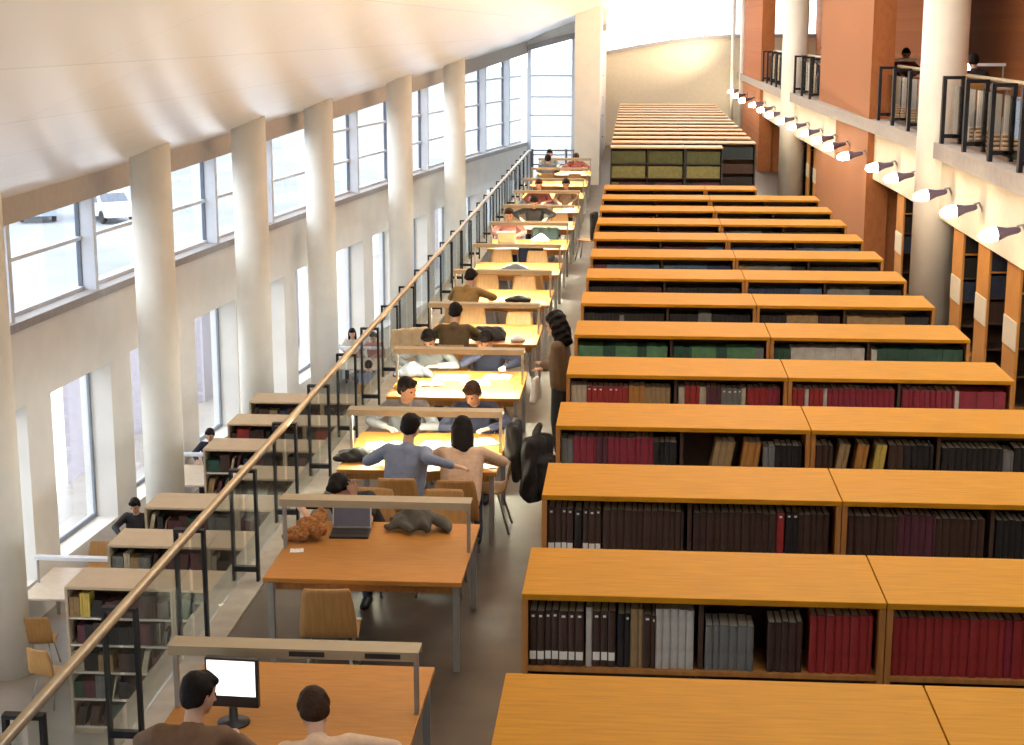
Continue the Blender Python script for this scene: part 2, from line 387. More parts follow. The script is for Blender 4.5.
# end-on bookcases under the gallery on the right
CREAM = mat('cream_panel', (.74, .66, .50), .6, noise=.05)
SIDEW = mat('end_panel_wood', (.60,.27,.06), .5, noise=.15, nscale=3, stretch=(8,8,1))  # wood colour lightened to make up for the shade under the gallery
def make_side_case():
    r = make_bookcase(SIDEW, SIDEW, 2, 3.0)
    MB().box(-.012, -.0005, .02, DEP-.02, .80, 1.18).build('end_notice', CREAM, r)
    MB().box(.45, .85, .012, .02, 1.60, 1.66).build('shelf_sign', PAPER, r)
    return r
ps = make_side_case(); first = True
for k in range(3, 13):
    y = Y0 + PER*k
    if 32.3 - .8 < y < 42 or k == 10: continue
    o = ps if first else copy_tree(ps); first = False
    place(o, (4.99, y, 0))
    tag(o, 'tall brown bookcase end with cream panel under the gallery, across from the %s row' % ROWN[k+1], 'bookcase', 'bookcases under the gallery')
for j in range(6):
    o = copy_tree(ps); place(o, (4.95, 44.2 + PER*j, 0))
    tag(o, 'brown bookcase end under the far gallery, %s beyond the first brick pier' % ORD[j], 'bookcase', 'bookcases under the gallery')

# ------------------------------------------------------------------ books
BC = dict(brown=(.075,.035,.022), dark=(.022,.018,.018), red=(.42,.035,.03), crimson=(.33,.03,.05), cream=(.62,.52,.36), tan=(.42,.27,.12),
          grey=(.22,.22,.20), green=(.12,.28,.13), dgreen=(.035,.10,.065), navy=(.035,.05,.10), blue=(.10,.17,.26), orange=(.55,.24,.05),
          white=(.66,.62,.54), olive=(.11,.12,.035), yolive=(.30,.28,.09), teal=(.02,.045,.05), plum=(.13,.035,.05), yellow=(.7,.5,.1))
BN = dict(brown='dark brown', dark='black', red='bright red', crimson='crimson', cream='cream', tan='tan', grey='grey', green='green', dgreen='dark green',
          navy='navy', blue='dull blue', orange='orange', white='white', olive='olive', yolive='yellow-green', teal='dark teal', plum='plum', yellow='yellow')
BM = {k: mat('cover_' + k, tuple(v*.78 for v in c), .55, noise=.22, nscale=14) for k, c in BC.items()}  # all covers darkened to stand in for shadow on the bookcase fronts
PAGES = mat('page_edges', (.70, .62, .46), .8, noise=.1)
LABELM = mat('spine_label_paper', (.80, .76, .66), .7, noise=.05)
KEYS = list(BC)
def book_mesh(w, h, d):
    """hard cover with a rounded spine at y=0 and a recessed page block"""
    b = MB(); t = .003; arc = [(0, .008), (w*.18, .002), (w*.5, 0), (w*.82, .002), (w, .008)]
    out = arc + [(w, d), (w-t, d), (w-t, .012), (t, .012), (t, d), (0, d)]
    lo = [b.bm.verts.new((x, y, 0)) for x, y in out]; hi = [b.bm.verts.new((x, y, h)) for x, y in out]; m = len(out)
    for k in range(m): b.bm.faces.new((lo[k], lo[(k+1)%m], hi[(k+1)%m], hi[k]))
    b.bm.faces.new(hi); b.bm.faces.new(lo[::-1])
    b.box(t*1.05, w-t*1.05, .0125, d-.006, .004, h-.005, mi=1)
    return b
INDIV = 0
stuff = MB(); 
def stuff_book(M, w, h, d, c):
    mi = KEYS.index(c)
    P = [M @ Vector(p) for p in ((0,0,0),(w,0,0),(w,d,0),(0,d,0),(0,0,h),(w,0,h),(w,d,h),(0,d,h))]
    stuff.hexa(P, mi)
def fill(x0, x1, y, z, spec, room=.335, where=None, thick=(.036,.06), face=1, deep=.22):
    """spec: list of (colour, share, height, lean, label dots). face 1: spines toward -Y, -1: toward +Y"""
    global INDIV
    x = x0 + .006; cnt = {}
    tot = sum(s[1] for s in spec); W = x1 - x0 - .02
    for c, sh, hh, lean, dots in spec:
        end = x + W*sh/tot
        if c is None: x = end; continue
        base_h = hh
        L = math.radians(lean)
        if lean: x += max(0, -math.sin(L))*hh + .004
        stop = end - (abs(math.sin(L))*hh + .01 if lean else 0)
        while x < stop - .012:
            w = min(random.uniform(*thick), stop - x - .001)
            if w < .012: break
            h = min(room, base_h*random.uniform(.975, 1.0)); d = deep*random.uniform(.9, 1)
            dy = 0 if base_h < .2 else random.uniform(0, .012)
            M = Matrix.Translation((x, y + face*(.035+dy), z + .001)) @ (Matrix.Rotation(math.pi, 4, 'Z') @ Matrix.Translation((-w, 0, 0)) if face < 0 else Matrix.Identity(4))
            if lean: M = Matrix.Translation((x, y + face*.04, z + .001 + max(0, math.sin(-L))*0)) @ Matrix.Rotation(L, 4, 'Y') @ (Matrix.Translation((0,0,0)))
            if lean and L > 0: M = Matrix.Translation((x, y+.04, z + .001 + w*math.sin(L))) @ Matrix.Rotation(L, 4, 'Y')
            if where and INDIV < 300:
                INDIV += 1
                o = book_mesh(w, h, d).build('book', [BM[c], PAGES]); o.matrix_world = M
                cnt[c] = cnt.get(c, 0) + 1
                lb = '%s%s book, %s such from the left, %s' % ('leaning ' if lean else '', BN[c], ORD[min(27, cnt[c]-1)], where)
                tag(o, lb, 'book', 'books on the top shelves of the front bookcase rows')
                if dots:
                    if dots & 1 and random.random() < .75: MB().box(w*.3, w*.7, -.0015, .0035, h*.90, h*.90+.012).build('spine_dot', LABELM, o)
                    if dots & 2: MB().box(w*.08, w*.92, -.0015, .0035, h*.12, h*.12+.045).build('spine_label', LABELM, o)
            else: stuff_book(M, w, h, d, c)
            x += (w/math.cos(L) if lean else w) + .0012
        x = max(x, end) if lean or True else x
H = .31
def runs(*a): return [(c, s, *(r + (H, 0, 0)[len(r):])) for c, s, *r in [(q[0], q[1], *q[2:]) for q in a] for r in [tuple(r)]]
ROWS = {
 0: [runs(('brown',9,.31,0,3),('white',1,.335),('brown',4,.31,0,3),('dark',2,.30,0,1),('tan',2,.33),('brown',2,.30,0,1),('white',6,.335),),
     runs(('grey',7,.25,0,0),(None,2),('brown',5,.28),(None,1),('red',9,.325)),
     runs(('red',14,.325),('crimson',1,.325),('red',6,.33)), runs(('red',8,.325),('brown',10,.30))],
 1: [runs(('brown',4,.32,0,3),('dark',1.2,.31,0,1),('brown',3,.32,0,3),('brown',12,.31)),
     runs(('brown',13,.31,0,0),('red',1.4,.32,0,1),('dark',2,.32,0,1),('brown',5,.31)), runs(('brown',8,.31),('plum',6,.32),('brown',8,.30)), runs(('dark',4,.3),('brown',12,.31))],
 2: [runs(('grey',2.2,.30),('crimson',4,.32),('plum',2,.32),('crimson',8,.32),('dark',4,.29)),
     runs((None,4),('tan',5,.30,10),('orange',4.2,.30,8),('grey',2,.27),('dark',4.5,.28)),
     runs(('brown',3,.29),('tan',3.2,.30,9),('orange',3.2,.30,8),('yellow',3,.30,7),('brown',2.5,.3),('dark',5,.3)), runs(('dark',9,.29),('grey',1.5,.27),('dark',7,.30))],
 3: [runs(('cream',3,.31),('red',8,.30,0,1),('orange',3,.31),('tan',5,.30,0,0)),
     runs(('cream',1.2,.31),('red',3,.32),('cream',1.3,.31),('plum',3,.31),('grey',4,.30,0,1),('cream',1.2,.31),('red',4,.31),('crimson',2.5,.31)),
     runs(('red',2.3,.31),('white',.7,.31),('red',2.6,.31),('white',.7,.31),('crimson',12,.315)), runs(('crimson',9,.315),('white',.7,.31),('crimson',8,.31))],
 4: [runs(('green',4,.30),('dgreen',2,.30),('green',3.5,.30),('dgreen',1.5,.29),('green',3.3,.30)),
     runs(('dgreen',2.5,.30),('green',3.3,.30),('dgreen',1.5,.3),('green',4,.30),('grey',1,.3)),
     runs(('dgreen',3,.30),('white',13,.31)), runs(('white',1,.3),('dgreen',15,.31))],
 5: [runs(('dark',8,.3),('grey',1,.28),('dark',9,.3)), runs(('dark',6,.3),('grey',3,.31),('dark',8,.3)), runs(('dark',5,.3),('tan',6,.3),('brown',4,.3)), runs(('tan',3,.3),('tan',10,.29),('dark',5,.3))],
 6: [runs(('dark',12,.3),('brown',6,.3)), runs(('dark',12,.3)), runs(('navy',12,.3),('blue',5,.3)), runs(('grey',8,.3),('dark',6,.3))],
 7: [runs(('plum',3,.3),('blue',11,.3)), runs(('blue',9,.3),('navy',5,.3)), runs(('tan',2,.3),('grey',9,.3),('dark',3,.3)), runs(('dark',8,.3))],
 8: [runs(('plum',10,.3),('brown',6,.3)), runs(('plum',8,.3),('blue',3,.3)), runs(('navy',8,.3)), runs(('blue',8,.3))],
 9: [runs(('dark',10,.3)), runs(('brown',10,.3)), runs(('grey',8,.3),('dark',4,.3)), runs(('brown',8,.3))],
 10: [runs(('crimson',8,.3),('brown',6,.3)), runs(('brown',9,.3)), runs(('brown',8,.3)), runs(('dark',8,.3))],
 11: [runs(('plum',9,.3)), runs(('crimson',8,.3)), runs(('brown',8,.3)), runs(('plum',8,.3))],
 12: [runs(('crimson',2,.3),('dark',9,.3)), runs(('brown',9,.3)), runs(('dark',9,.3))],
}
BAYN = ['aisle-end bay, %s bookcase row', 'second bay, %s bookcase row', 'third bay, %s bookcase row', 'wall-end bay, %s bookcase row']
t = .032; bw2 = (UW-.006-3*t)/2
def bays(x0): return [(x0 + u*UW + t + b*(bw2+t), x0 + u*UW + t + b*(bw2+t) + bw2) for u in range(2) for b in range(2)]
for k, specs in ROWS.items():
    for (a, b), sp, bn in zip(bays(XL), specs, BAYN):
        fill(a, b - (.01 if k != 12 else .02), Y0 + PER*k, 1.586, sp, where=(bn % ROWN[k+1]) if k <= 4 else None, thick=(.036,.056) if k > 1 else (.034,.05))
for i, y in enumerate(FY):
    for j, (a, b) in enumerate(bays(-.60)):
        if i == 0 and j == 3: continue
        if i == 0 and j == 2: b -= .02
        if i == 0:
            fill(a, b-.02, y, 1.586, runs(('olive',10,.31)), thick=(.06,.09)); fill(a, b-.02, y, 1.221, runs(('yolive',10,.30)), thick=(.06,.09))
            fill(a, b-.02, y, .851, runs(('yolive',2,.25) if j == 0 else ('dark',2,.25),('plum',8,.25)), thick=(.06,.09))
        elif i == 1 and j == 3:
            fill(a, b-.02, y, 1.586, runs(('teal',9,.3)), thick=(.07,.1)); fill(a, b-.02, y, 1.221, runs(('brown',9,.22)), thick=(.07,.1)); fill(a, b-.02, y, .851, runs(('dark',9,.25)), thick=(.07,.1))
        else: fill(a, b-.02, y, 1.586, runs((('plum','brown','dark')[(i+j)%3],9,.3)), thick=(.07,.1))
sb = (3.0-.006-3*t)/2
for k in range(3, 13):
    y = Y0 + PER*k
    if 31.5 < y < 42 or k == 10: continue
    for z in (1.586, 1.221, .851): fill(4.99+t, 4.99+t+sb-.02, y, z, runs((('dark','brown','navy')[(k+int(z*10))%3],9,.3)), thick=(.06,.09))

# lower room bookcases
LOWC = mat('lower_case', (.46, .36, .25), .6, noise=.1)
pl = make_bookcase(TAN, LOWC, 1, 1.40, .76, 2.0, shm=mat('pale_shelf', (.6,.55,.46), .6, noise=.1)); first = True
lowY = [(18.78,-7.12),(20.47,-7.12),(22.26,-7.15),(23.9,-6.3),(25.62,-7.17),(27.4,-7.2),(29.15,-7.22)]
MIX = ['brown','plum','tan','grey','navy','dgreen','dark','dark','brown','dark','brown','plum','cream']
for i, (y, x) in enumerate(lowY):
    for u in range(2 if i != 3 else 1):
        o = pl if first else copy_tree(pl); first = False
        place(o, (x + u*1.40, y, ZL))
        tag(o, 'tan-topped bookcase in the lower room, %s unit of the %s row there' % (('window-side', 'balcony-side')[u], ORD[i]) if i != 3 else
            'lone narrow tan-topped bookcase set back between lower room rows', 'bookcase', 'bookcases in the lower room')
        for z in (1.586, 1.221, .851, .481, .101):
            sp = []
            for q in range(9): sp.append((random.choice(MIX), random.uniform(.6, 2.2), random.uniform(.2, .31), random.choice((0,0,0,12)), 0))
            if u == 0 and i == 0 and z > 1.5: sp[1] = ('yellow', 1.4, .32, 0, 0)
            if i == 5 and z > 1.5: sp[1] = ('red', 2.5, .3, 0, 0)
            fill(x + u*1.4 + t, x + u*1.4 + 1.4 - t - .03, y, ZL + z, sp, thick=(.03, .055))
so = stuff.build('books', [BM[k] for k in KEYS])
tag(so, 'remaining rows of books on the farther and lower shelves', 'books', kind='stuff')

# ------------------------------------------------------------------ balustrades
bal = empty('balustrade', (-3.42, 6, 0)); tag(bal, 'long glass balustrade with pale handrail and black double posts beside the desks', 'railing')
def bpart(mb, name, m, org, par): 
    o = mb.build(name, m, par); o.location = -Vector(org); return o
ORG = (-3.42, 6, 0)
bpart(MB().tube([(-3.41, 5.2, 1.07), (-3.41, 52.2, 1.07)], .036, 14), 'handrail', RAILM, ORG, bal)
ys = [6.6 + 1.75*i for i in range(27)]
for y in ys:
    b = MB()
    for x in (-3.56, -3.34): b.box(x-.012, x+.012, y-.032, y+.032, .012, 1.03)
    b.box(-3.572, -3.328, y-.032, y+.032, 1.03, 1.055); b.box(-3.548, -3.352, y-.025, y+.025, .10, .15)
    bpart(b, 'post', BLACKM, ORG, bal)
for a, b in zip(ys, ys[1:]): bpart(MB().box(-3.455, -3.443, a+.05, b-.05, .10, .98), 'glass_panel', RGLASS, ORG, bal)
e = empty('end_railing', (-3.4, 52.3, 0)); tag(e, 'steel railing closing the far end of the desk gallery', 'railing')
g = MB()
for x in (-3.3, -2.75, -2.2, -1.95):
    MB().box(x-.035, x+.035, 52.25, 52.32, 0, 1.12).build('post', DARKF, e).location = (3.4, -52.3, 0)
for z in (.15, .62, 1.08): MB().box(-3.3, -1.95, 52.27, 52.30, z-.02, z+.02).build('rail_bar', DARKF, e).location = (3.4, -52.3, 0)
for gi, (a, b, lb) in enumerate([(8.2, 26.0, 'black balustrade of the upper gallery, nearest span'), (27.1, 32.7, 'black gallery balustrade span between pillar and first brick pier'),
        (42.3, 46.7, 'black gallery balustrade span just past the brick pier'), (47.7, 57.0, 'farthest black gallery balustrade span beside the far brick pier')]):
    r = empty('gallery_balustrade', (5.0, a, 3.15)); tag(r, lb, 'railing', 'balustrades of the upper gallery')
    org = (5.0, a, 3.15); x0 = XR((a+b)/2) - .02
    n = max(2, int(round((b-a)/1.84))+1)
    yy = [a+.15 + (b-a-.3)*i/(n-1) for i in range(n)]
    for y in yy:
        q = MB()
        for x in (x0-.06, x0+.22): q.box(x-.028, x+.028, y-.055, y+.055, 3.15, 4.15)
        q.box(x0-.088, x0+.248, y-.055, y+.055, 4.15, 4.20); q.box(x0-.03, x0+.19, y-.045, y+.045, 3.24, 3.30)
        bpart(q, 'post', BLACKM, org, r)
    for p, q in zip(yy, yy[1:]): bpart(MB().box(x0+.075, x0+.087, p+.06, q-.06, 3.24, 4.05), 'glass_panel', GGLASS, org, r)
    bpart(MB().tube([(x0+.30, a+.05, 4.2), (x0+.30, b-.05, 4.2)], .035, 12), 'handrail', RAILM, org, r)

# ------------------------------------------------------------------ floodlights along the fascia
def make_flood():
    r = empty('floodlight')
    ax = Vector((-.93, -.12, -.16)).normalized().to_track_quat('Z', 'Y').to_matrix()
    MB().lathe([(.025,-.28),(.042,-.25),(.055,-.11),(.084,-.02),(.094,.02),(.088,.03)], 24, (0,0,0), ax).build('housing', PURP, r)
    MB().lathe([(.087,.031),(.086,.08),(.079,.14),(.066,.19),(.045,.23),(.012,.25)], 24, (0,0,0), ax).build('lens', LENS, r)
    MB().tube([(.24,.06,.085),(.31,.08,.10),(.36,.08,.02),(.395,.08,-.10)], .018, 8).build('bracket', STEEL, r)
    return r
pf = make_flood()
LY = [9.2,12.0,14.8,17.5,20.28,22.88,25.1,28.1,30.3,33.0,35.7,37.9,40.4,43.1,45.95,49.1,52.3,55.8,59.5,63.3,68.2]  # first four are unseen lamps, added to brighten the near rows
for i, y in enumerate(LY):
    o = pf if i == 0 else copy_tree(pf)
    xf = XR(y) if not (32.9 < y < 42.1) else min(XR(y), 4.70)
    if 57 < y < 66.6: xf = 4.36
    if abs(y-47.2) < .5: xf = 4.15
    place(o, (xf - .36, y, 2.42))
    tag(o, 'glowing floodlight on the cream fascia, %s counted from the right edge' % ORD[i-4] if i > 3 else 'glowing fascia floodlight added out of view nearer the camera, %s of four' % ORD[i], 'floodlight', 'floodlights along the gallery fascia')

for i, y in enumerate(LY):
    xf = XR(y) if not (32.9 < y < 42.1) else 4.66
    if 57 < y < 66.6: xf = 4.36
    ld = bpy.data.lights.new('flood_beam', 'SPOT'); ld.energy = 740; ld.color = (1.0, .79, .56); ld.spot_size = R(128); ld.spot_blend = 1.0; ld.shadow_soft_size = .10
    lo_ = bpy.data.objects.new('flood_beam', ld); COL.objects.link(lo_); lo_.location = (xf - .74, y - .05, 2.44)
    lo_.rotation_euler = Vector((-.62, 0, .78)).to_track_quat('-Z', 'Y').to_euler()
# ------------------------------------------------------------------ desks with lamp bars
DX0, DX1 = -2.82, -1.27
def make_desk(lit, slots=False, w=1.55):
    r = empty('reading_desk')
    MB().box(-w/2, w/2, -.75, .75, .712, .75).build('tabletop', DESKW, r, bevel=.004)
    for sx in (-1, 1):
        for sy in (-1, 1): MB().box(sx*(w/2-.05)-.024, sx*(w/2-.05)+.024, sy*.68-.024, sy*.68+.024, 0, .712).build('leg', STEEL, r)
    MB().box(-w/2+.08, w/2-.08, -.66, -.63, .63, .71).box(-w/2+.08, w/2-.08, .63, .66, .63, .71).build('apron', WOODD, r)
    for sx in (-1, 1): MB().box(sx*(w/2-.02)-.014, sx*(w/2-.02)+.014, -.02, .02, .75, 1.13).build('lamp_post', STEEL, r)
    MB().box(-w/2-.005, w/2+.005, -.085, .085, 1.168, 1.185).box(-w/2-.005, w/2+.005, -.085, -.077, 1.125, 1.1679).box(-w/2-.005, w/2+.005, .077, .085, 1.125, 1.1679).build('lamp_bar', BARM, r)
    if slots:
        for x in (-.02, .45): MB().box(x, x+.22, -.0885, -.0853, 1.14, 1.172).build('bar_slot', BLACKP, r)
    MB().tube([(-w/2+.06, 0, 1.150), (w/2-.06, 0, 1.150)], .014, 8).build('lamp_tube', TUBE if lit else TUBEOFF, r)
    return r
DM = [9.2, 12.36, 15.5, 18.65, 21.9, 25.05, 28.2, 31.5, 34.7, 37.9, 41.1, 44.3, 47.7]
dl = ['reading desk at the bottom edge with a monitor and slotted lamp bar', 'empty-looking orange desk with an open laptop and a coat heap', 'brightly lit desk shared by the man in blue and a woman',
      'yellow lit desk strewn with white papers behind the pair', 'desk with the black bag and beige coat, man in olive', 'bright desk where a person in striped top leans', 'bright desk with a grey bag lying mid-table',
      'desk with the silver laptop and white papers', 'desk where a person in black props both elbows', 'desk with white and beige coats on its chairs', 'eleventh reading desk from the camera, mostly hidden', 'twelfth reading desk from the camera, mostly hidden', 'farthest reading desk by the end railing']
pd = {0: make_desk(False, True), 1: make_desk(False), 2: make_desk(True)}
for i, y in enumerate(DM):
    o = pd[i] if i < 3 else copy_tree(pd[2])
    place(o, ((DX0+DX1)/2, y, 0)); tag(o, dl[i], 'desk', 'reading desks in the row')

# ------------------------------------------------------------------ chairs
def make_chair(m=PLY):
    r = empty('chair')
    prof = [(.21,.425,.20),(.17,.445,.205),(.0,.435,.21),(-.13,.43,.215),(-.185,.45,.215),(-.21,.50,.215),(-.235,.60,.21),(-.265,.74,.195),(-.285,.83,.18),(-.29,.86,.165)]
    b = MB(); nx = 8; grids = []
    for off in (0, 1):
        g = []
        for i, (y, z, hw) in enumerate(prof):
            p0 = prof[max(0,i-1)]; p1 = prof[min(len(prof)-1,i+1)]
            ty, tz = p1[0]-p0[0], p1[1]-p0[1]; L = math.hypot(ty, tz); ny, nz = tz/L, -ty/L
            if off: y2, z2 = y - ny*.012, z - nz*.012
            else: y2, z2 = y, z
            g.append([b.bm.verts.new((hw*(2*k/nx-1), y2 + (.018 if i > 5 else 0)*abs(2*k/nx-1)**2, z2)) for k in range(nx+1)])
        grids.append(g)
    A, B = grids; n = len(prof)
    for G in grids:
        for i in range(n-1):
            for k in range(nx): b.bm.faces.new((G[i][k], G[i][k+1], G[i+1][k+1], G[i+1][k])).smooth = True
    for i in range(n-1):
        for k in (0, nx): b.bm.faces.new((A[i][k], A[i+1][k], B[i+1][k], B[i][k]))
    for k in range(nx):
        for i in (0, n-1): b.bm.faces.new((A[i][k], A[i][k+1], B[i][k+1], B[i][k]))
    b.build('seat_shell', m, r)
    for sx in (-1, 1):
        MB().tube([(sx*.13,.12,.418),(sx*.20,.20,0)], .012, 8).build('leg', STEEL, r)
        MB().tube([(sx*.13,-.12,.418),(sx*.20,-.24,0)], .012, 8).build('leg', STEEL, r)
    MB().tube([(-.13,.12,.414),(.13,.12,.414),(.13,-.12,.414),(-.13,-.12,.414),(-.13,.12,.414)], .009, 6, cap=False).build('under_frame', STEEL, r)
    return r
pc = make_chair(); usedc = [False]
def chair(x, y, label, deg=0, z=0, group='plywood chairs at the reading desks'):
    o = pc if not usedc[0] else copy_tree(pc); usedc[0] = True
    place(o, (x, y, z), R(deg)); tag(o, label, 'chair', group); return o

# ------------------------------------------------------------------ people
ICO = None
def ico():
    global ICO
    if ICO is None:
        b = bmesh.new(); bmesh.ops.create_icosphere(b, subdivisions=2, radius=1); ICO = [v.co.copy() for v in b.verts]; b.free()
    return ICO
def hull(bm, pts):
    """convex hull of spheres (p, r) added as a closed shell"""
    vs = [bm.verts.new(Vector(p) + c*r) for p, r in pts for c in ico()]
    res = bmesh.ops.convex_hull(bm, input=vs)
    dead = [e for e in set(res['geom_interior'] + res['geom_unused']) if isinstance(e, bmesh.types.BMVert)]
    bmesh.ops.delete(bm, geom=dead, context='VERTS')
def limb(bm, *pr):
    for a, b in zip(pr, pr[1:]): hull(bm, [a, b])
DG = None
def remesh(bm, name, m, vox, sm=4):
    me = bpy.data.meshes.new(name); bm.to_mesh(me); bm.free()
    o = bpy.data.objects.new(name, me); COL.objects.link(o)
    r = o.modifiers.new('r', 'REMESH'); r.mode = 'VOXEL'; r.voxel_size = vox; r.use_smooth_shade = True
    s = o.modifiers.new('s', 'SMOOTH'); s.factor = .5; s.iterations = sm
    dg = bpy.context.evaluated_depsgraph_get()
    ne = bpy.data.meshes.new_from_object(o.evaluated_get(dg))
    o.modifiers.clear(); o.data = ne; ne.name = name; bpy.data.meshes.remove(me)
    ne.materials.clear(); ne.materials.append(m); ne.shade_smooth()
    return o
def ik(s, t, a, b, pole):
    s, t = Vector(s), Vector(t); d = t - s; L = min(d.length, (a+b)*.985); d = d.normalized()
    t = s + d*L
    x = (a*a - b*b + L*L)/(2*L); h = math.sqrt(max(0, a*a - x*x))
    p = Vector(pole); p = (p - d*p.dot(d)).normalized()
    return s + d*x + p*h, t
def person(label, x, y, z, deg, top, legs, hair=HAIR, style='short', lean=20, side=0, twist=0, head=(0, -15), hands=None, stand=False, vox=.011, sleeves=True, shoes=BLACKP, group=None, handdir=None, face=True, poles=(None, None)):
    # local frame: x right, y forward, z up, origin under the hips
    hz = .90 if stand else .572
    hip = Vector((0, -.04, hz))
    rotm = Euler((-R(lean), R(side), 0), 'XYZ').to_matrix() @ Matrix.Rotation(R(twist), 3, 'Z')
    T = lambda v: hip + rotm @ Vector(v)
    neck = T((0, .0, .50)); shl, shr = T((-.175, 0, .455)), T((.175, 0, .455))
    hr = (rotm @ Matrix.Rotation(R(lean*.55), 3, 'X')) @ Matrix.Rotation(R(head[0]), 3, 'Z') @ Matrix.Rotation(R(head[1]), 3, 'X')
    hc = neck + (rotm @ Vector((0, .02, .07))) + hr @ Vector((0, .015, .115))
    Hh = lambda v: hc + hr @ Vector(v)
    if hands is None: hands = ((-.17, .47, .83), (.17, .47, .83)) if not stand else ((-.24, .05, .86), (.24, .05, .86))
    arms = []
    for s, sh, tg in ((-1, shl, hands[0]), (1, shr, hands[1])):
        el, wr = ik(sh, tg, .285, .255, poles[0 if s < 0 else 1] or ((s*.40, -.5, .14) if not stand else (s*.3, -1, -.2))); arms.append((s, sh, el, wr))
    if stand: lg = [(s, Vector((s*.09,-.03,hz-.02)), Vector((s*.095,.0,.47)), Vector((s*.10,-.04,.085))) for s in (-1, 1)]
    else: lg = [(s, Vector((s*.09,-.03,hz-.01)), Vector((s*.12,.40,.50)), Vector((s*.13,.36,.09))) for s in (-1, 1)]
    # ---- body: one continuous surface
    b = bmesh.new()
    hull(b, [(Hh((0,-.028,.04)),.082),(Hh((0,.02,.045)),.074),(Hh((0,.04,-.02)),.06),(Hh((.03,.02,-.045)),.045),(Hh((-.03,.02,-.045)),.045)])
    hull(b, [(Hh((0,.04,-.02)),.058),(Hh((0,.056,-.085)),.030),(Hh((.03,.015,-.06)),.036),(Hh((-.03,.015,-.06)),.036)])
    limb(b, (Hh((0,.092,.012)),.010), (Hh((0,.112,-.03)),.014))
    hull(b, [(Hh((0,.088,-.06)),.011),(Hh((.014,.084,-.06)),.009),(Hh((-.014,.084,-.06)),.009)])
    for s in (-1, 1): limb(b, (Hh((s*.083,-.008,.012)),.015), (Hh((s*.081,-.004,-.03)),.010))
    limb(b, (neck - rotm @ Vector((0,0,.05)), .062), (Hh((0,-.02,-.06)), .052))
    hull(b, [(T((-.13,0,.44)),.06),(T((.13,0,.44)),.06),(T((-.09,.01,.30)),.095),(T((.09,.01,.30)),.095)])
    hull(b, [(T((-.09,.01,.30)),.095),(T((.09,.01,.30)),.095),(T((-.07,0,.03)),.095),(T((.07,0,.03)),.095)])
    for s, sh, el, wr in arms:
        limb(b, (sh, .05), (el, .038), (wr, .025))
        f = (wr - el).normalized()
        if handdir: f = Vector(handdir[0 if s < 0 else 1]).normalized()
        elif wr.z < .86 and not stand: f = Vector((f.x, f.y, max(-.25, min(.05, f.z)))).normalized()
        up = Vector((0,0,1)); sd = f.cross(up); sd = sd.normalized() if sd.length > .2 else Vector((1,0,0)); nn = sd.cross(f).normalized()
        P = lambda u, v, w_: wr + f*u + sd*v + nn*w_
        hull(b, [(P(.0,0,0),.022),(P(.085,.03,0),.013),(P(.09,-.03,0),.013)])
        fr = max(.0085, vox*.95)
        for q, (v0, ln) in enumerate(((-.031,.065),(-.011,.078),(.011,.073),(.031,.056))):
            limb(b, (P(.085,v0,0),fr), (P(.085+ln*.5,v0*1.25,-.004),fr*.95), (P(.085+ln*.85,v0*1.3,-.022),fr*.85))
        th = -s
        limb(b, (P(.02,th*.02,0),.014), (P(.055,th*.05,-.005),.011), (P(.085,th*.056,-.012),.0095))
    for s, h_, k_, a_ in lg:
        limb(b, (h_, .075), (k_, .052), (a_, .036)); limb(b, (a_ - Vector((0,.02,.03)), .036), (a_ + Vector((0,.13,-.055)), .026))
    body = remesh(b, 'person', SKIN, vox, 3)
    body.location = (x, y, z); body.rotation_euler = (0, 0, R(deg)); tag(body, label, 'person', group)
    # ---- clothing
    b = bmesh.new(); e = .014
    hull(b, [(T((-.14,0,.44)),.062+e),(T((.14,0,.44)),.062+e),(T((-.095,.01,.30)),.10+e),(T((.095,.01,.30)),.10+e)])
    hull(b, [(T((-.095,.01,.30)),.10+e),(T((.095,.01,.30)),.10+e),(T((-.075,0,.0)),.105+e),(T((.075,0,.0)),.105+e)])
    limb(b, (T((0,0,.45)), .075+e), (neck, .056+e*.6))
    for s, sh, el, wr in arms:
        if sleeves: limb(b, (sh, .056+e), (el, .042+e), (el.lerp(wr, .9), .027+e))
        else: limb(b, (sh, .056+e), (sh.lerp(el, .7), .047+e))
    o = remesh(b, 'jacket' if sleeves else 'shirt', top, max(vox, .012), 3); o.parent = body
    b = bmesh.new()
    hull(b, [((-.075,-.03,hz+.04),.112),((.075,-.03,hz+.04),.112),((-.08,-.03,hz-.02),.098),((.08,-.03,hz-.02),.098)])
    for s, h_, k_, a_ in lg: limb(b, (h_, .088), (k_, .066), (a_ + Vector((0,0,.02)), .052))
    o = remesh(b, 'trousers', legs, max(vox, .013), 3); o.parent = body
    for s, h_, k_, a_ in lg:
        b = bmesh.new(); hull(b, [(a_ + Vector((0,-.035,-.045)),.04),(a_ + Vector((0,.0,-.02)),.042),(a_ + Vector((0,.14,-.056)),.03),(a_ + Vector((s*.01,.10,-.055)),.034)])
        o = remesh(b, 'shoe', shoes, .01, 2); o.parent = body
    b = bmesh.new()
    hull(b, [(Hh((0,-.035,.052)),.088),(Hh((0,.022,.066)),.072),(Hh((.045,-.02,.03)),.055),(Hh((-.045,-.02,.03)),.055)])
    hull(b, [(Hh((0,-.05,.03)),.076),(Hh((0,-.06,-.035)),.055),(Hh((.04,-.045,-.02)),.05),(Hh((-.04,-.045,-.02)),.05)])
    hull(b, [(Hh((-.05,.055,.085)),.028),(Hh((.05,.055,.085)),.028),(Hh((0,.02,.10)),.045)])
    for s in (-1, 1): limb(b, (Hh((s*.07,.01,.045)),.028), (Hh((s*.078,.0,.0)),.014))
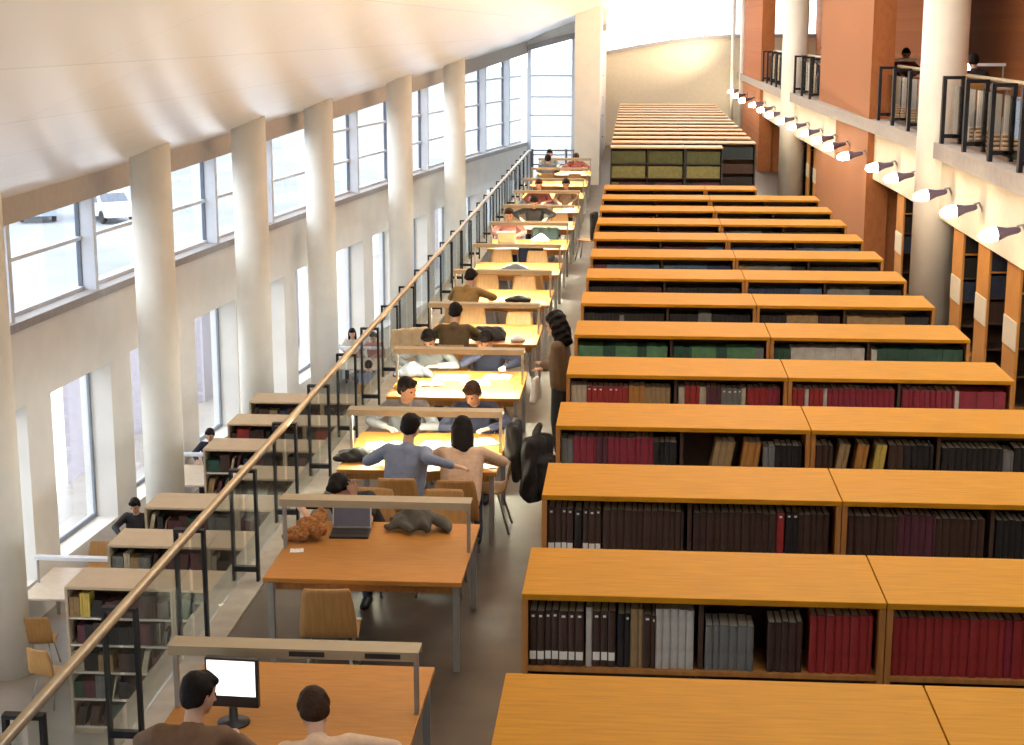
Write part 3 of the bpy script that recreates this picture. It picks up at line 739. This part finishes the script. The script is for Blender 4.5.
    if style in ('long', 'big'):
        k = 1.0 if style == 'long' else 1.35
        hull(b, [(Hh((0,-.06,0)),.075*k),(Hh((.05,-.04,-.02)),.05*k),(Hh((-.05,-.04,-.02)),.05*k),(Hh((0,-.085,-.20)),.06*k),(Hh((.06,-.06,-.17)),.045*k),(Hh((-.06,-.06,-.17)),.045*k)])
        for s in (-1, 1): limb(b, (Hh((s*.075,.0,.03)),.03*k), (Hh((s*.085,-.01,-.10)),.03*k), (Hh((s*.085,.0,-.2)),.024*k))
        if style == 'big': hull(b, [(Hh((0,-.04,.06)),.11),(Hh((.05,-.03,.0)),.08),(Hh((-.05,-.03,.0)),.08)])
    if style == 'bun': limb(b, (Hh((0,-.11,.05)),.045), (Hh((0,-.135,.05)),.035))
    o = remesh(b, 'hair', hair, .009, 2); o.parent = body
    if style == 'big':
        for v in o.data.vertices: v.co += Vector((math.sin(v.co.z*70+v.co.y*40), math.sin(v.co.x*60+v.co.z*35), math.sin(v.co.x*55+v.co.y*45)))*.009
    if face:
        for s in (-1, 1):
            b = bmesh.new(); hull(b, [(Hh((s*.032,.084,.008)),.011),(Hh((s*.040,.080,.008)),.009)]); o = remesh(b, 'eye', BLACKP, .004, 1); o.parent = body
    return body
def cloth(name, c, **k): return mat('cloth_'+name, c, .85, noise=.12, nscale=18, bump=.15, **k)
BLUE = cloth('blue', (.20,.24,.34)); PINK = cloth('pink', (.62,.44,.30)); BLACKC = cloth('black', (.018,.017,.02)); OLIVE = cloth('olive', (.10,.07,.03))
DENIM = cloth('denim', (.05,.065,.11)); GREYC = cloth('grey', (.16,.17,.19)); NAVYC = cloth('navy', (.02,.025,.055)); BROWNC = cloth('brown', (.16,.09,.05))
TANC = cloth('tanc', (.16,.105,.06)); STRIPE = cloth('stripe', (.30,.19,.06)); REDC = cloth('redc', (.14,.03,.025)); WHITEC = cloth('whitec', (.72,.70,.66)); TEALC = cloth('tealc', (.04,.07,.075)); PKC = cloth('pkc', (.5,.22,.2))

GP = 'students at the reading desks'
DXC = (DX0+DX1)/2
near = lambda i: DM[i] - 1.10
far = lambda i: DM[i] + 1.10
person('person at the bottom edge facing the monitor, dark hair, brown top', -2.44, 8.14, 0, 0, BROWNC, DENIM, lean=20, head=(-40, -10), poles=(None,(.22,-.3,-.02)), vox=.010, group=GP)
person('person bent over the bottom desk with head down, pale top', -1.66, 8.06, 0, 8, PINK, DENIM, HAIRB, lean=38, side=-6, head=(10, -18), hands=((-.15,.5,.83),(.2,.5,.83)), poles=((-.22,-.3,-.02),None), vox=.010, group=GP)
person('person in black resting head on hand behind the open laptop', -2.33, 13.45, 0, 172, BLACKC, DENIM, lean=40, side=8, head=(-10, -25), hands=((-.06,.46,1.02),(.34,.52,.82)), handdir=((0,.1,1),(-.2,1,0)), poles=((-.5,.3,-.8),None), vox=.008, sleeves=False, group=GP)
person('man in pale blue shirt seen from behind at the lit desk', -2.12, near(2)+.04, 0, 0, BLUE, DENIM, lean=17, side=3, head=(-15, -12), hands=((-.30,.44,.83),(.50,-.20,.95)), poles=((-.45,-.5,-.06),(0,-1,.1)), handdir=((0,1,0),(1,.1,-.2)), vox=.008, group=GP)
person('woman in pinkish top seen from behind beside man in blue', -1.58, near(2)+.06, 0, 2, PINK, DENIM, style='long', lean=28, head=(10, -12), vox=.008, group=GP)
person('person facing right in profile across from the man in blue', -2.38, far(2)+.02, 0, 180, GREYC, DENIM, lean=24, head=(58, -10), poles=((-.22,-.3,-.02),None), vox=.009, group=GP)
person('person with bowed head and brown hair across from woman in pink', -1.64, far(2)+.02, 0, 180, NAVYC, DENIM, HAIRB, lean=26, head=(-20, -20), poles=(None,(.22,-.3,-.02)), vox=.009, group=GP)
person('person in grey blue jacket behind the white papers', -2.50, far(3), 0, 178, GREYC, DENIM, lean=30, head=(0, -25), hands=((-.12,.48,.83),(.24,.47,.83)), vox=.010, group=GP)
person('person in navy reading head propped, right half of paper-strewn desk', -1.78, far(3), 0, 180, NAVYC, DENIM, lean=30, head=(-10, -25), hands=((-.22,.48,.83),(.06,.44,.98)), handdir=((.1,1,0),(0,.1,1)), poles=(None,(.6,-.1,-.3)), vox=.010, group=GP)
person('man in olive brown top seen from behind beside the beige coat', -2.36, near(4), 0, 0, OLIVE, DENIM, lean=20, head=(-8, -14), vox=.010, group=GP)
person('person in striped ochre top reaching right across the bright desk', -2.56, near(5)+.05, 0, -18, STRIPE, DENIM, lean=22, head=(-5, -22), hands=((-.15,.46,.82),(.25,.52,.82)), vox=.011, group=GP)
person('person in pink behind the silver laptop', -2.52, far(7), 0, 180, PKC, DENIM, HAIRB, lean=14, head=(0,-12), vox=.012, group=GP)
person('person in black propping both elbows wide on the far desk', -2.20, far(8), 0, 180, BLACKC, DENIM, lean=26, head=(0,-22), hands=((-.30,.44,.82),(.30,.44,.82)), vox=.012, group=GP)
person('person in dark red jacket two desks beyond the wide-elbowed person', -2.30, far(9)+.1, 0, 180, REDC, DENIM, HAIRB, lean=12, poles=((-.22,-.3,-.02),None), vox=.013, group=GP)
person('person in dark brown jacket beside the one in dark red', -1.64, far(9)+.1, 0, 180, BROWNC, DENIM, lean=8, poles=(None,(.22,-.3,-.02)), vox=.013, group=GP)
person('person in grey seen from behind on a yellow chair, far desk', -2.50, near(12), 0, 0, GREYC, DENIM, lean=10, vox=.014, group=GP)
person('person with dark cap of hair facing us at the farthest desk', -2.55, far(12), 0, 180, cloth('slate', (.22,.25,.27)), DENIM, lean=8, vox=.014, group=GP)
person('person bent low at the farthest desk beside a chair', -1.74, far(12), 0, 180, REDC, DENIM, HAIRB, lean=30, vox=.014, group=GP)
person('woman with big dark hair standing in the aisle with a white bag', -.84, 18.15, 0, 78, TANC, cloth('darkjeans', (.03,.035,.045)), style='big', lean=2, head=(0,-14), hands=((-.07,.19,1.12),(.09,.22,1.03)), handdir=((.85,.45,0),(-.85,.45,0)), stand=True, vox=.008, shoes=mat('pale_shoe', (.6,.56,.5), .6, noise=.1))
# lower room
GL = 'students in the lower room'
person('dark-haired person by the lower window beside the third tan bookcase', -8.12, 24.95, ZL, 180, BLACKC, DENIM, lean=12, vox=.013, group=GL)
person('dark-haired person by the lower window beyond the fifth tan bookcase', -8.1, 29.6, ZL, 180, NAVYC, DENIM, lean=8, vox=.013, group=GL)
person('person in white with dark front seen through the far balustrade', -7.2, 40.3, ZL, 185, WHITEC, DENIM, style='long', lean=6, vox=.013, group=GL)
person('person in pinkish top at the lower table behind the glass', -6.55, 39.9, ZL, 170, PKC, DENIM, lean=10, vox=.013, group=GL)
person('person in blue bending at the lower table behind the glass', -6.15, 36.2, ZL, 0, BLUE, DENIM, lean=25, vox=.013, group=GL)
# upper gallery
GU = 'readers on the upper gallery'
person('person on the gallery behind the railing, facing out, between pillars', 5.86, 36.1, 3.15, 180, REDC, DENIM, lean=8, vox=.013, group=GU)
person('dark-haired person on the gallery beside a lit desk lamp', 5.85, 28.65, 3.15, 0, BLACKC, DENIM, lean=15, vox=.012, group=GU)
person('distant person on the gallery past the first brick pier', 5.28, 46.6, 3.15, 180, GREYC, DENIM, lean=10, vox=.014, group=GU)

# chairs: occupied and empty
CH = [(-2.44,8.12,0,'chair under the person facing the monitor, bottom edge'),(-1.66,8.04,8,'chair under the person bent over the bottom desk'),
 (-2.24,near(1)+.12,4,'empty plywood chair pushed up to the laptop desk, back to us'),(-2.33,13.49,172,'chair under the person in black behind the laptop'),
 (-1.66,13.50,180,'empty plywood chair facing us behind the coat heap'),(-2.14,near(2)-.02,0,'plywood chair under the man in pale blue shirt'),(-1.61,near(2)-.04,4,'plywood chair under the woman in pinkish top'),
 (-2.36,far(2)+.04,180,'chair under the person facing right in profile'),(-1.68,far(2)+.04,180,'chair under the person with bowed head and brown hair'),
 (-2.50,far(3)+.02,178,'chair under the person in grey blue jacket'),(-1.78,far(3)+.02,180,'chair under the person in navy reading'),
 (-2.36,near(4)-.02,0,'chair under the man in olive brown top'),(-1.64,far(4)-.2,180,'empty orange chair facing us behind the black bag desk, aisle side'),(-2.36,far(4)+.1,180,'empty dim chair facing us behind the man in olive'),
 (-2.56,near(5)+.03,-18,'chair under the person in striped ochre top'),(-2.44,far(5)+.2,180,'empty yellow-lit chair facing us at striped person\'s desk, balustrade side'),(-1.80,far(5)+.1,180,'empty yellow-lit chair facing us at striped person\'s desk, aisle side'),
 (-1.70,near(6)-.05,0,'brown chair with its back to us at the grey bag desk'),(-2.45,far(6)+.25,180,'pale lit chair facing us behind the grey bag, balustrade side'),(-1.78,far(6)+.15,180,'pale lit chair facing us behind the grey bag, aisle side'),
 (-1.92,near(7),0,'chair hung with navy clothing in front of the silver laptop desk'),(-2.52,far(7)+.02,180,'chair under the person in pink behind silver laptop'),(-1.75,far(7)+.02,180,'chair draped with dark teal coat at the silver laptop desk'),
 (-2.20,far(8)+.02,180,'chair under the person in black with wide elbows'),(-1.66,far(8)+.1,180,'empty ochre chair beside the wide-elbowed person'),
 (-2.55,near(9),0,'chair under the beige coat'),(-2.04,near(9),0,'chair under the white coat'),(-2.30,far(9)+.12,180,'chair under the person in dark red jacket'),(-1.64,far(9)+.12,180,'chair under the person in dark brown jacket'),
 (-2.50,near(12)-.02,0,'yellow chair under the grey-clad person at the farthest desk'),(-1.70,near(12),0,'empty yellow chair with back to us at the farthest desk'),(-2.55,far(12)+.02,180,'chair under the person with dark cap of hair'),(-1.74,far(12)+.02,180,'chair under the person bent low at the farthest desk'),
 (-1.42,15.35,90,'chair at the desk end hung with black backpack and coats'),(-1.0,34.75,75,'chair standing in the aisle draped with a black coat')]
for x, y, d, lb in CH: chair(x, y, lb, d)
for x, y, d, lb in [(-8.12,24.97,180,'chair under the person beside the third tan bookcase'),(-8.1,29.62,180,'chair under the person beyond the fifth tan bookcase'),(-7.2,40.32,185,'chair under the person in white, lower room'),
   (-6.55,39.92,170,'chair under the pinkish person, lower room'),(-6.15,36.18,0,'chair under the bending person in blue, lower room'),(-8.3,20.9,8,'orange chair at the nearest lower table, back to us'),(-7.72,19.75,-20,'orange chair drawn back near the first lower bookcase'),
   (-8.45,23.75,180,'pale greenish chair beyond the nearest lower table by window')]:
    chair(x, y, lb, d, ZL, 'chairs in the lower room')
for x, y, d, lb in [(5.86,36.12,180,'chair under the gallery person facing out'),(5.85,28.63,0,'chair under the gallery person beside the lamp'),(5.28,46.62,180,'chair under the distant gallery person')]:
    chair(x, y, lb, d, 3.15, 'chairs on the gallery')
# lower tables
LOWD = mat('lower_desk_top', (.62, .52, .40), .45, noise=.08)
def low_desk(w, d):
    r = empty('table')
    MB().box(-w/2, w/2, -d/2, d/2, .715, .75).build('tabletop', LOWD, r, bevel=.004)
    for sx in (-1, 1):
        for sy in (-1, 1): MB().box(sx*(w/2-.06)-.022, sx*(w/2-.06)+.022, sy*(d/2-.06)-.022, sy*(d/2-.06)+.022, 0, .715).build('leg', STEEL, r)
        MB().box(sx*(w/2-.03)-.012, sx*(w/2-.03)+.012, -.02, .02, .75, 1.12).build('lamp_post', STEEL, r)
    MB().box(-w/2, w/2, -.06, .06, 1.12, 1.17).build('lamp_bar', ALU, r)
    return r
pt = low_desk(1.25, 1.4)
for i, (x, y, lb) in enumerate([(-8.26,22.35,'pale table by the lower window, nearest, with a white lamp bar'),(-7.97,28.4,'pale lower table by the window beyond the fourth tan bookcase'),
      (-7.5,33.3,'pale lower table by the window past the tan bookcases'),(-6.8,38.80,'pale lower table behind the glass with three people near')]):
    o = pt if i == 0 else copy_tree(pt); place(o, (x, y, ZL)); tag(o, lb, 'table', 'tables in the lower room')

# ------------------------------------------------------------------ things on and around the desks
def lumps(name, label, cat, pts, m, loc, rz=0, vox=.012, group=None, sm=3, noise=0):
    b = bmesh.new()
    for seg in pts: hull(b, seg)
    o = remesh(b, name, m, vox, sm); place(o, loc, R(rz)); tag(o, label, cat, group)
    zmin = min(v.co.z for v in o.data.vertices)
    for v in o.data.vertices: v.co.z -= zmin
    if noise:
        for v in o.data.vertices:
            v.co += Vector((math.sin(v.co.y*31+v.co.z*17), math.sin(v.co.x*37), abs(math.sin(v.co.x*23+v.co.y*29)))) * noise
    return o
def flat_bag(w, d, h): return [[((-w/2,-d/2,.03),.03),((w/2,-d/2,.03),.03),((w/2*.8,d/2,.04),.03),((-w/2*.8,d/2,.04),.03),((0,0,h),.05)]]
TT = .751
# laptop facing us on desk 1
def laptop(name, label, loc, rz, open_deg, scr, shell, w=.33, d=.235, keys=True):
    r = empty(name, loc, R(rz)); tag(r, label, 'laptop')
    MB().box(-w/2, w/2, -d/2, d/2, 0, .018).build('base', BLACKP if shell is BLACKP else shell, r, bevel=.003)
    if keys: MB().box(-w/2+.02, w/2-.02, -.03, d/2-.02, .0182, .0205).build('keyboard', BLACKP, r)
    lid = MB().box(-w/2, w/2, -.004, .004, 0, .225).build('lid', SILV, r, bevel=.002); lid.location = (0, d/2, .02); lid.rotation_euler = (-R(open_deg-90), 0, 0)
    MB().box(-w/2+.012, w/2-.012, -.0062, -.0045, .014, .213).build('screen', scr, lid)
    return r
laptop('laptop', 'open laptop with dim screen and pale bezel facing us on the orange desk', (-2.33, 12.74, TT), 3, 100, DSCREEN, BLACKP)
lp = laptop('laptop', 'silver laptop seen from behind its lid on the far white-papered desk', (-2.50, 31.72, TT), 180, 105, SCREEN, SILV, .36, .25)
# monitor on the bottom desk
mo = empty('monitor', (-2.39, 8.98, TT), R(-3)); tag(mo, 'small black monitor with a white page open on bottom desk', 'monitor')
MB().lathe([(.10,0),(.10,.012),(.03,.02),(.025,.10)], 20).build('stand', BLACKP, mo)
MB().box(-.165,.165,-.02,.03,.11,.425).build('casing', BLACKP, mo, bevel=.006); MB().box(-.150,.150,-.0225,-.0205,.185,.412).build('screen', SCREEN, mo)
# coat heap, fuzzy scarf, paper on desk 1
lumps('coat', 'grey olive coat heaped on the orange desk', 'coat', [[((-.26,-.02,.02),.025),((.0,.05,.16),.06),((.1,-.08,.05),.05)],[((0,.05,.16),.05),((.28,-.05,.02),.03),((.2,.08,.04),.05)],[((-.2,.05,.05),.05),((.05,.1,.13),.04),((-.05,-.12,.03),.03)]], cloth('olivegrey', (.085,.08,.065)), (-1.78, 12.88, TT), vox=.01, noise=.016)
lumps('scarf', 'crumpled furry brown scarf on the left of the laptop desk', 'scarf', [[((-.17,-.12,.02),.03),((-.05,.05,.08),.06),((.0,-.08,.03),.04)],[((-.05,.05,.08),.06),((.1,.12,.12),.05),((.1,-.05,.04),.05)],[((-.02,.14,.07),.05),((.08,.2,.14),.05)]], mat('fur', (.40,.17,.05), .95, noise=.6, nscale=40, bump=.6), (-2.66, 12.60, TT), vox=.01, noise=.018)
def paper(label, x, y, w, d, rz, z=TT, name='paper', th=.006):
    b = MB(); n = 6; g = [[b.bm.verts.new((-w/2+w*i/n, s*d/2, .0008 + th*(.5+.5*math.cos(i/n*math.pi*2))*.6 + .004*(i % 2))) for i in range(n+1)] for s in (-1, 1)]
    lo = [[b.bm.verts.new((-w/2+w*i/n, s*d/2, 0)) for i in range(n+1)] for s in (-1, 1)]
    for i in range(n):
        b.bm.faces.new((g[0][i], g[0][i+1], g[1][i+1], g[1][i])); b.bm.faces.new((lo[0][i+1], lo[0][i], lo[1][i], lo[1][i+1]))
        for s in (0, 1): b.bm.faces.new((lo[s][i], lo[s][i+1], g[s][i+1], g[s][i]))
    for i in (0, n): b.bm.faces.new((lo[0][i], lo[1][i], g[1][i], g[0][i]))
    o = b.build(name, PAPER); place(o, (x, y, z), R(rz)); tag(o, label, 'paper'); return o
paper('small white slip at the left edge of the orange laptop desk', -2.69, 12.28, .11, .09, 10)
def open_book(label, x, y, w, d, rz, tilt=0):
    r = empty('open_book', (x, y, TT), R(rz)); tag(r, label, 'book')
    MB().box(-w/2, w/2, -d/2, d/2, 0, .006).build('cover', BM['navy'], r)
    for s in (-1, 1):
        b = MB(); P = [(0,.010),(s*w*.12,.026),(s*w*.3,.022),(s*w*.48,.010)]
        q = [[b.bm.verts.new((px, sy*d*.48, pz)) for px, pz in P] + [b.bm.verts.new((px, sy*d*.48, .0065)) for px, pz in P[::-1]] for sy in (-1, 1)]
        m = len(q[0])
        for k in range(m): b.bm.faces.new((q[0][k], q[0][(k+1)%m], q[1][(k+1)%m], q[1][k]))
        b.bm.faces.new(q[0]); b.bm.faces.new(q[1][::-1]); b.build('pages', PAPER, r)
    return r
open_book('open white book glowing left of the man in blue', -2.47, 15.62, .44, .31, 6)
open_book('open white book between the man in blue and the woman', -1.93, 15.68, .42, .32, -10)
open_book('upright-leaning white pages beside the woman in pink', -1.52, 15.85, .34, .26, 25)
paper('white sheets at the aisle corner of the blue-shirt man\'s desk', -1.43, 15.02, .27, .30, 4, th=.02)
open_book('open book at the balustrade end of the paper-strewn desk', -2.38, 18.55, .30, .22, 12)
paper('big white sheets spread mid-desk in front of the pair', -2.18, 18.98, .42, .32, -4)
paper('second white sheets spread mid-desk nearer the aisle', -1.86, 18.72, .34, .30, 8)
open_book('dark-covered open book on the aisle half of paper-strewn desk', -1.62, 19.02, .34, .24, -8)
lumps('bag', 'black bag lying at the left corner of the lit desk', 'bag', flat_bag(.38,.2,.08), BLACKC, (-2.69, 15.12, TT), 5, noise=.008)
lumps('pouch', 'yellow pouch at the left corner of the paper-strewn desk', 'pouch', flat_bag(.2,.16,.07), cloth('yellowp', (.7,.4,.06)), (-2.66, 18.35, TT))
lumps('jacket', 'grey blue jacket heaped at the balustrade end of the third lit desk', 'jacket', [[((-.2,0,.03),.04),((.2,.05,.03),.04),((0,.1,.12),.06)],[((.1,.1,.08),.06),((.25,-.05,.03),.03)]], cloth('jk', (.06,.07,.095)), (-2.66, 18.92, TT), noise=.01)
lumps('bag', 'black bag with a cream patch at the olive man\'s desk', 'bag', [[((-.2,-.08,.04),.04),((.2,-.08,.04),.04),((.15,.08,.12),.06),((-.15,.08,.12),.06)]], BLACKC, (-1.93, 21.42, TT), noise=.01)
lumps('cap', 'cream folded cap resting against the black bag', 'cap', flat_bag(.16,.1,.05), WHITEC, (-1.55, 21.36, TT), 20)
bc = lumps('coat', 'beige coat spread wide on a chair back left of man in olive', 'coat', [[((-.22,0,.0),.03),((.2,0,.0),.03),((.2,.02,.45),.03),((-.25,.02,.42),.03)]], cloth('beige', (.62,.49,.30)), (-2.90, 20.58, .56), 8, noise=.012)
lumps('bag', 'black bag lying on the striped person\'s desk, aisle side', 'bag', flat_bag(.36,.16,.06), BLACKC, (-1.76, 24.62, TT), -5, noise=.006)
paper('crumpled paper beside the black bag on striped person\'s desk', -2.08, 24.75, .2, .16, 20)
lumps('bag', 'grey soft bag lying mid-table on the bright desk', 'bag', flat_bag(.44,.2,.1), cloth('sbag', (.20,.24,.27)), (-2.06, 28.02-.15, TT), 3, noise=.008)
open_book('open white book on the silver laptop desk', -2.05, 31.3, .38, .28, 0)
lumps('bag', 'white plastic bag behind the open book, silver laptop desk', 'bag', flat_bag(.3,.2,.12), WHITEC, (-1.84, 31.85, TT), 0, noise=.01)
paper('white papers at aisle corner of the wide-elbowed person\'s desk', -1.5, 34.9, .3, .3, 5)
paper('white papers at aisle corner of the dark red person\'s desk', -1.5, 37.9, .3, .3, 5)
paper('white papers on the aisle half of the farthest desk', -1.75, 47.7, .5, .4, 5)
# backpack and coats on the end chair
lumps('backpack', 'bulging black backpack hung on the desk-end chair', 'backpack', [[((-.14,0,.05),.11),((.14,0,.05),.11),((-.12,.0,.52),.09),((.12,.0,.52),.09)],[((-.09,-.12,.1),.07),((.09,-.12,.1),.07),((.09,-.11,.34),.06),((-.09,-.11,.34),.06)],[((0,.02,.6),.06),((.05,0,.68),.035)]], BLACKC, (-.90, 15.22, .34), 62, noise=.014)
lumps('coat', 'dark coat with a pale stripe laid over the desk-end chair', 'coat', [[((-.16,-.02,.0),.04),((.16,-.02,.0),.04),((.18,.0,.50),.05),((-.18,.0,.50),.05)],[((-.16,.03,.25),.06),((.12,.02,.42),.08),((-.1,.02,.5),.07)],[((.18,.0,.5),.05),((.24,.1,.2),.04)]], cloth('dk', (.022,.022,.024)), (-1.13, 15.35, .52), 90, noise=.008)
lumps('coat', 'black coat over the back of the chair in the aisle', 'coat', [[((-.17,0,.0),.03),((.17,0,.0),.03),((.17,.0,.55),.05),((-.17,.0,.55),.05)]], BLACKC, (-.85, 34.8, .40), 75, noise=.008)
lumps('coat', 'dark teal coat over a chair at the silver laptop desk', 'coat', [[((-.22,0,.0),.03),((.22,0,.0),.03),((.24,.0,.42),.05),((-.24,.0,.42),.05)]], TEALC, (-1.78, far(7)-.12, .47), 0, noise=.008)
lumps('coat', 'navy clothing over the chair before the silver laptop desk', 'coat', [[((-.2,0,.0),.03),((.2,0,.0),.03),((.2,.0,.42),.04),((-.2,.0,.42),.04)]], NAVYC, (-1.92, near(7)-.36, .46), 0, noise=.008)
lumps('coat', 'beige coat over a chair in front of the dark red person', 'coat', [[((-.2,0,.0),.03),((.2,0,.0),.03),((.22,.0,.5),.05),((-.22,.0,.5),.05)]], cloth('beige2', (.5,.43,.30)), (-2.56, near(9)-.37, .44), 0, noise=.008)
lumps('coat', 'white coat over a chair beside the beige one', 'coat', [[((-.14,0,.0),.03),((.14,0,.0),.03),((.15,.0,.5),.05),((-.15,.0,.5),.05)]], WHITEC, (-2.02, near(9)-.37, .44), 0, noise=.008)
lumps('handbag', 'white shoulder bag at the standing woman\'s hip', 'bag', [[((0,-.12,.05),.04),((0,.12,.05),.04),((0,-.07,.28),.025),((0,.07,.28),.025)]], WHITEC, (-1.09, 17.98, .70), -12, vox=.01)
# gallery tables with lamp
gt = low_desk(1.2, 1.2); place(gt, (6.0, 29.75, 3.15)); tag(gt, 'gallery table with a lamp bar behind the nearest railing', 'table', 'gallery tables')
g2 = copy_tree(gt); place(g2, (5.88, 35.0, 3.15)); tag(g2, 'gallery table in front of the person facing out', 'table', 'gallery tables')
dl_ = empty('desk_lamp', (5.82, 29.3, 3.902)); tag(dl_, 'small glowing white desk lamp on the gallery table', 'lamp')
MB().lathe([(.07,0),(.07,.015),(.012,.02),(.012,.30)], 16).build('stand', BLACKP, dl_)
MB().lathe([(.05,.29),(.09,.32),(.10,.38),(.05,.42)], 20).build('lamp_shade', mat('glow_shade', (1,1,1), .4, emit=(.9,.92,1), estr=5), dl_)

# ------------------------------------------------------------------ light, camera
w = bpy.data.worlds.new('World'); S.world = w; w.use_nodes = True
nt = w.node_tree; bg = nt.nodes['Background']; bg.inputs[0].default_value = (.90, .95, 1.0, 1); bg.inputs[1].default_value = 2.7
cam = bpy.data.cameras.new('Camera'); co = bpy.data.objects.new('Camera', cam); COL.objects.link(co)
cam.sensor_width = 36; cam.lens = 36*1600/1024; cam.clip_end = 800; cam.clip_start = .05
co.location = (0, 0, 4.9); co.rotation_euler = (R(90) - .2108, 0, .0757)
S.camera = co
S.view_settings.view_transform = 'Standard'; S.view_settings.look = 'None'; S.view_settings.gamma = 1; S.view_settings.exposure = 0.8
S.view_settings.use_curve_mapping = False
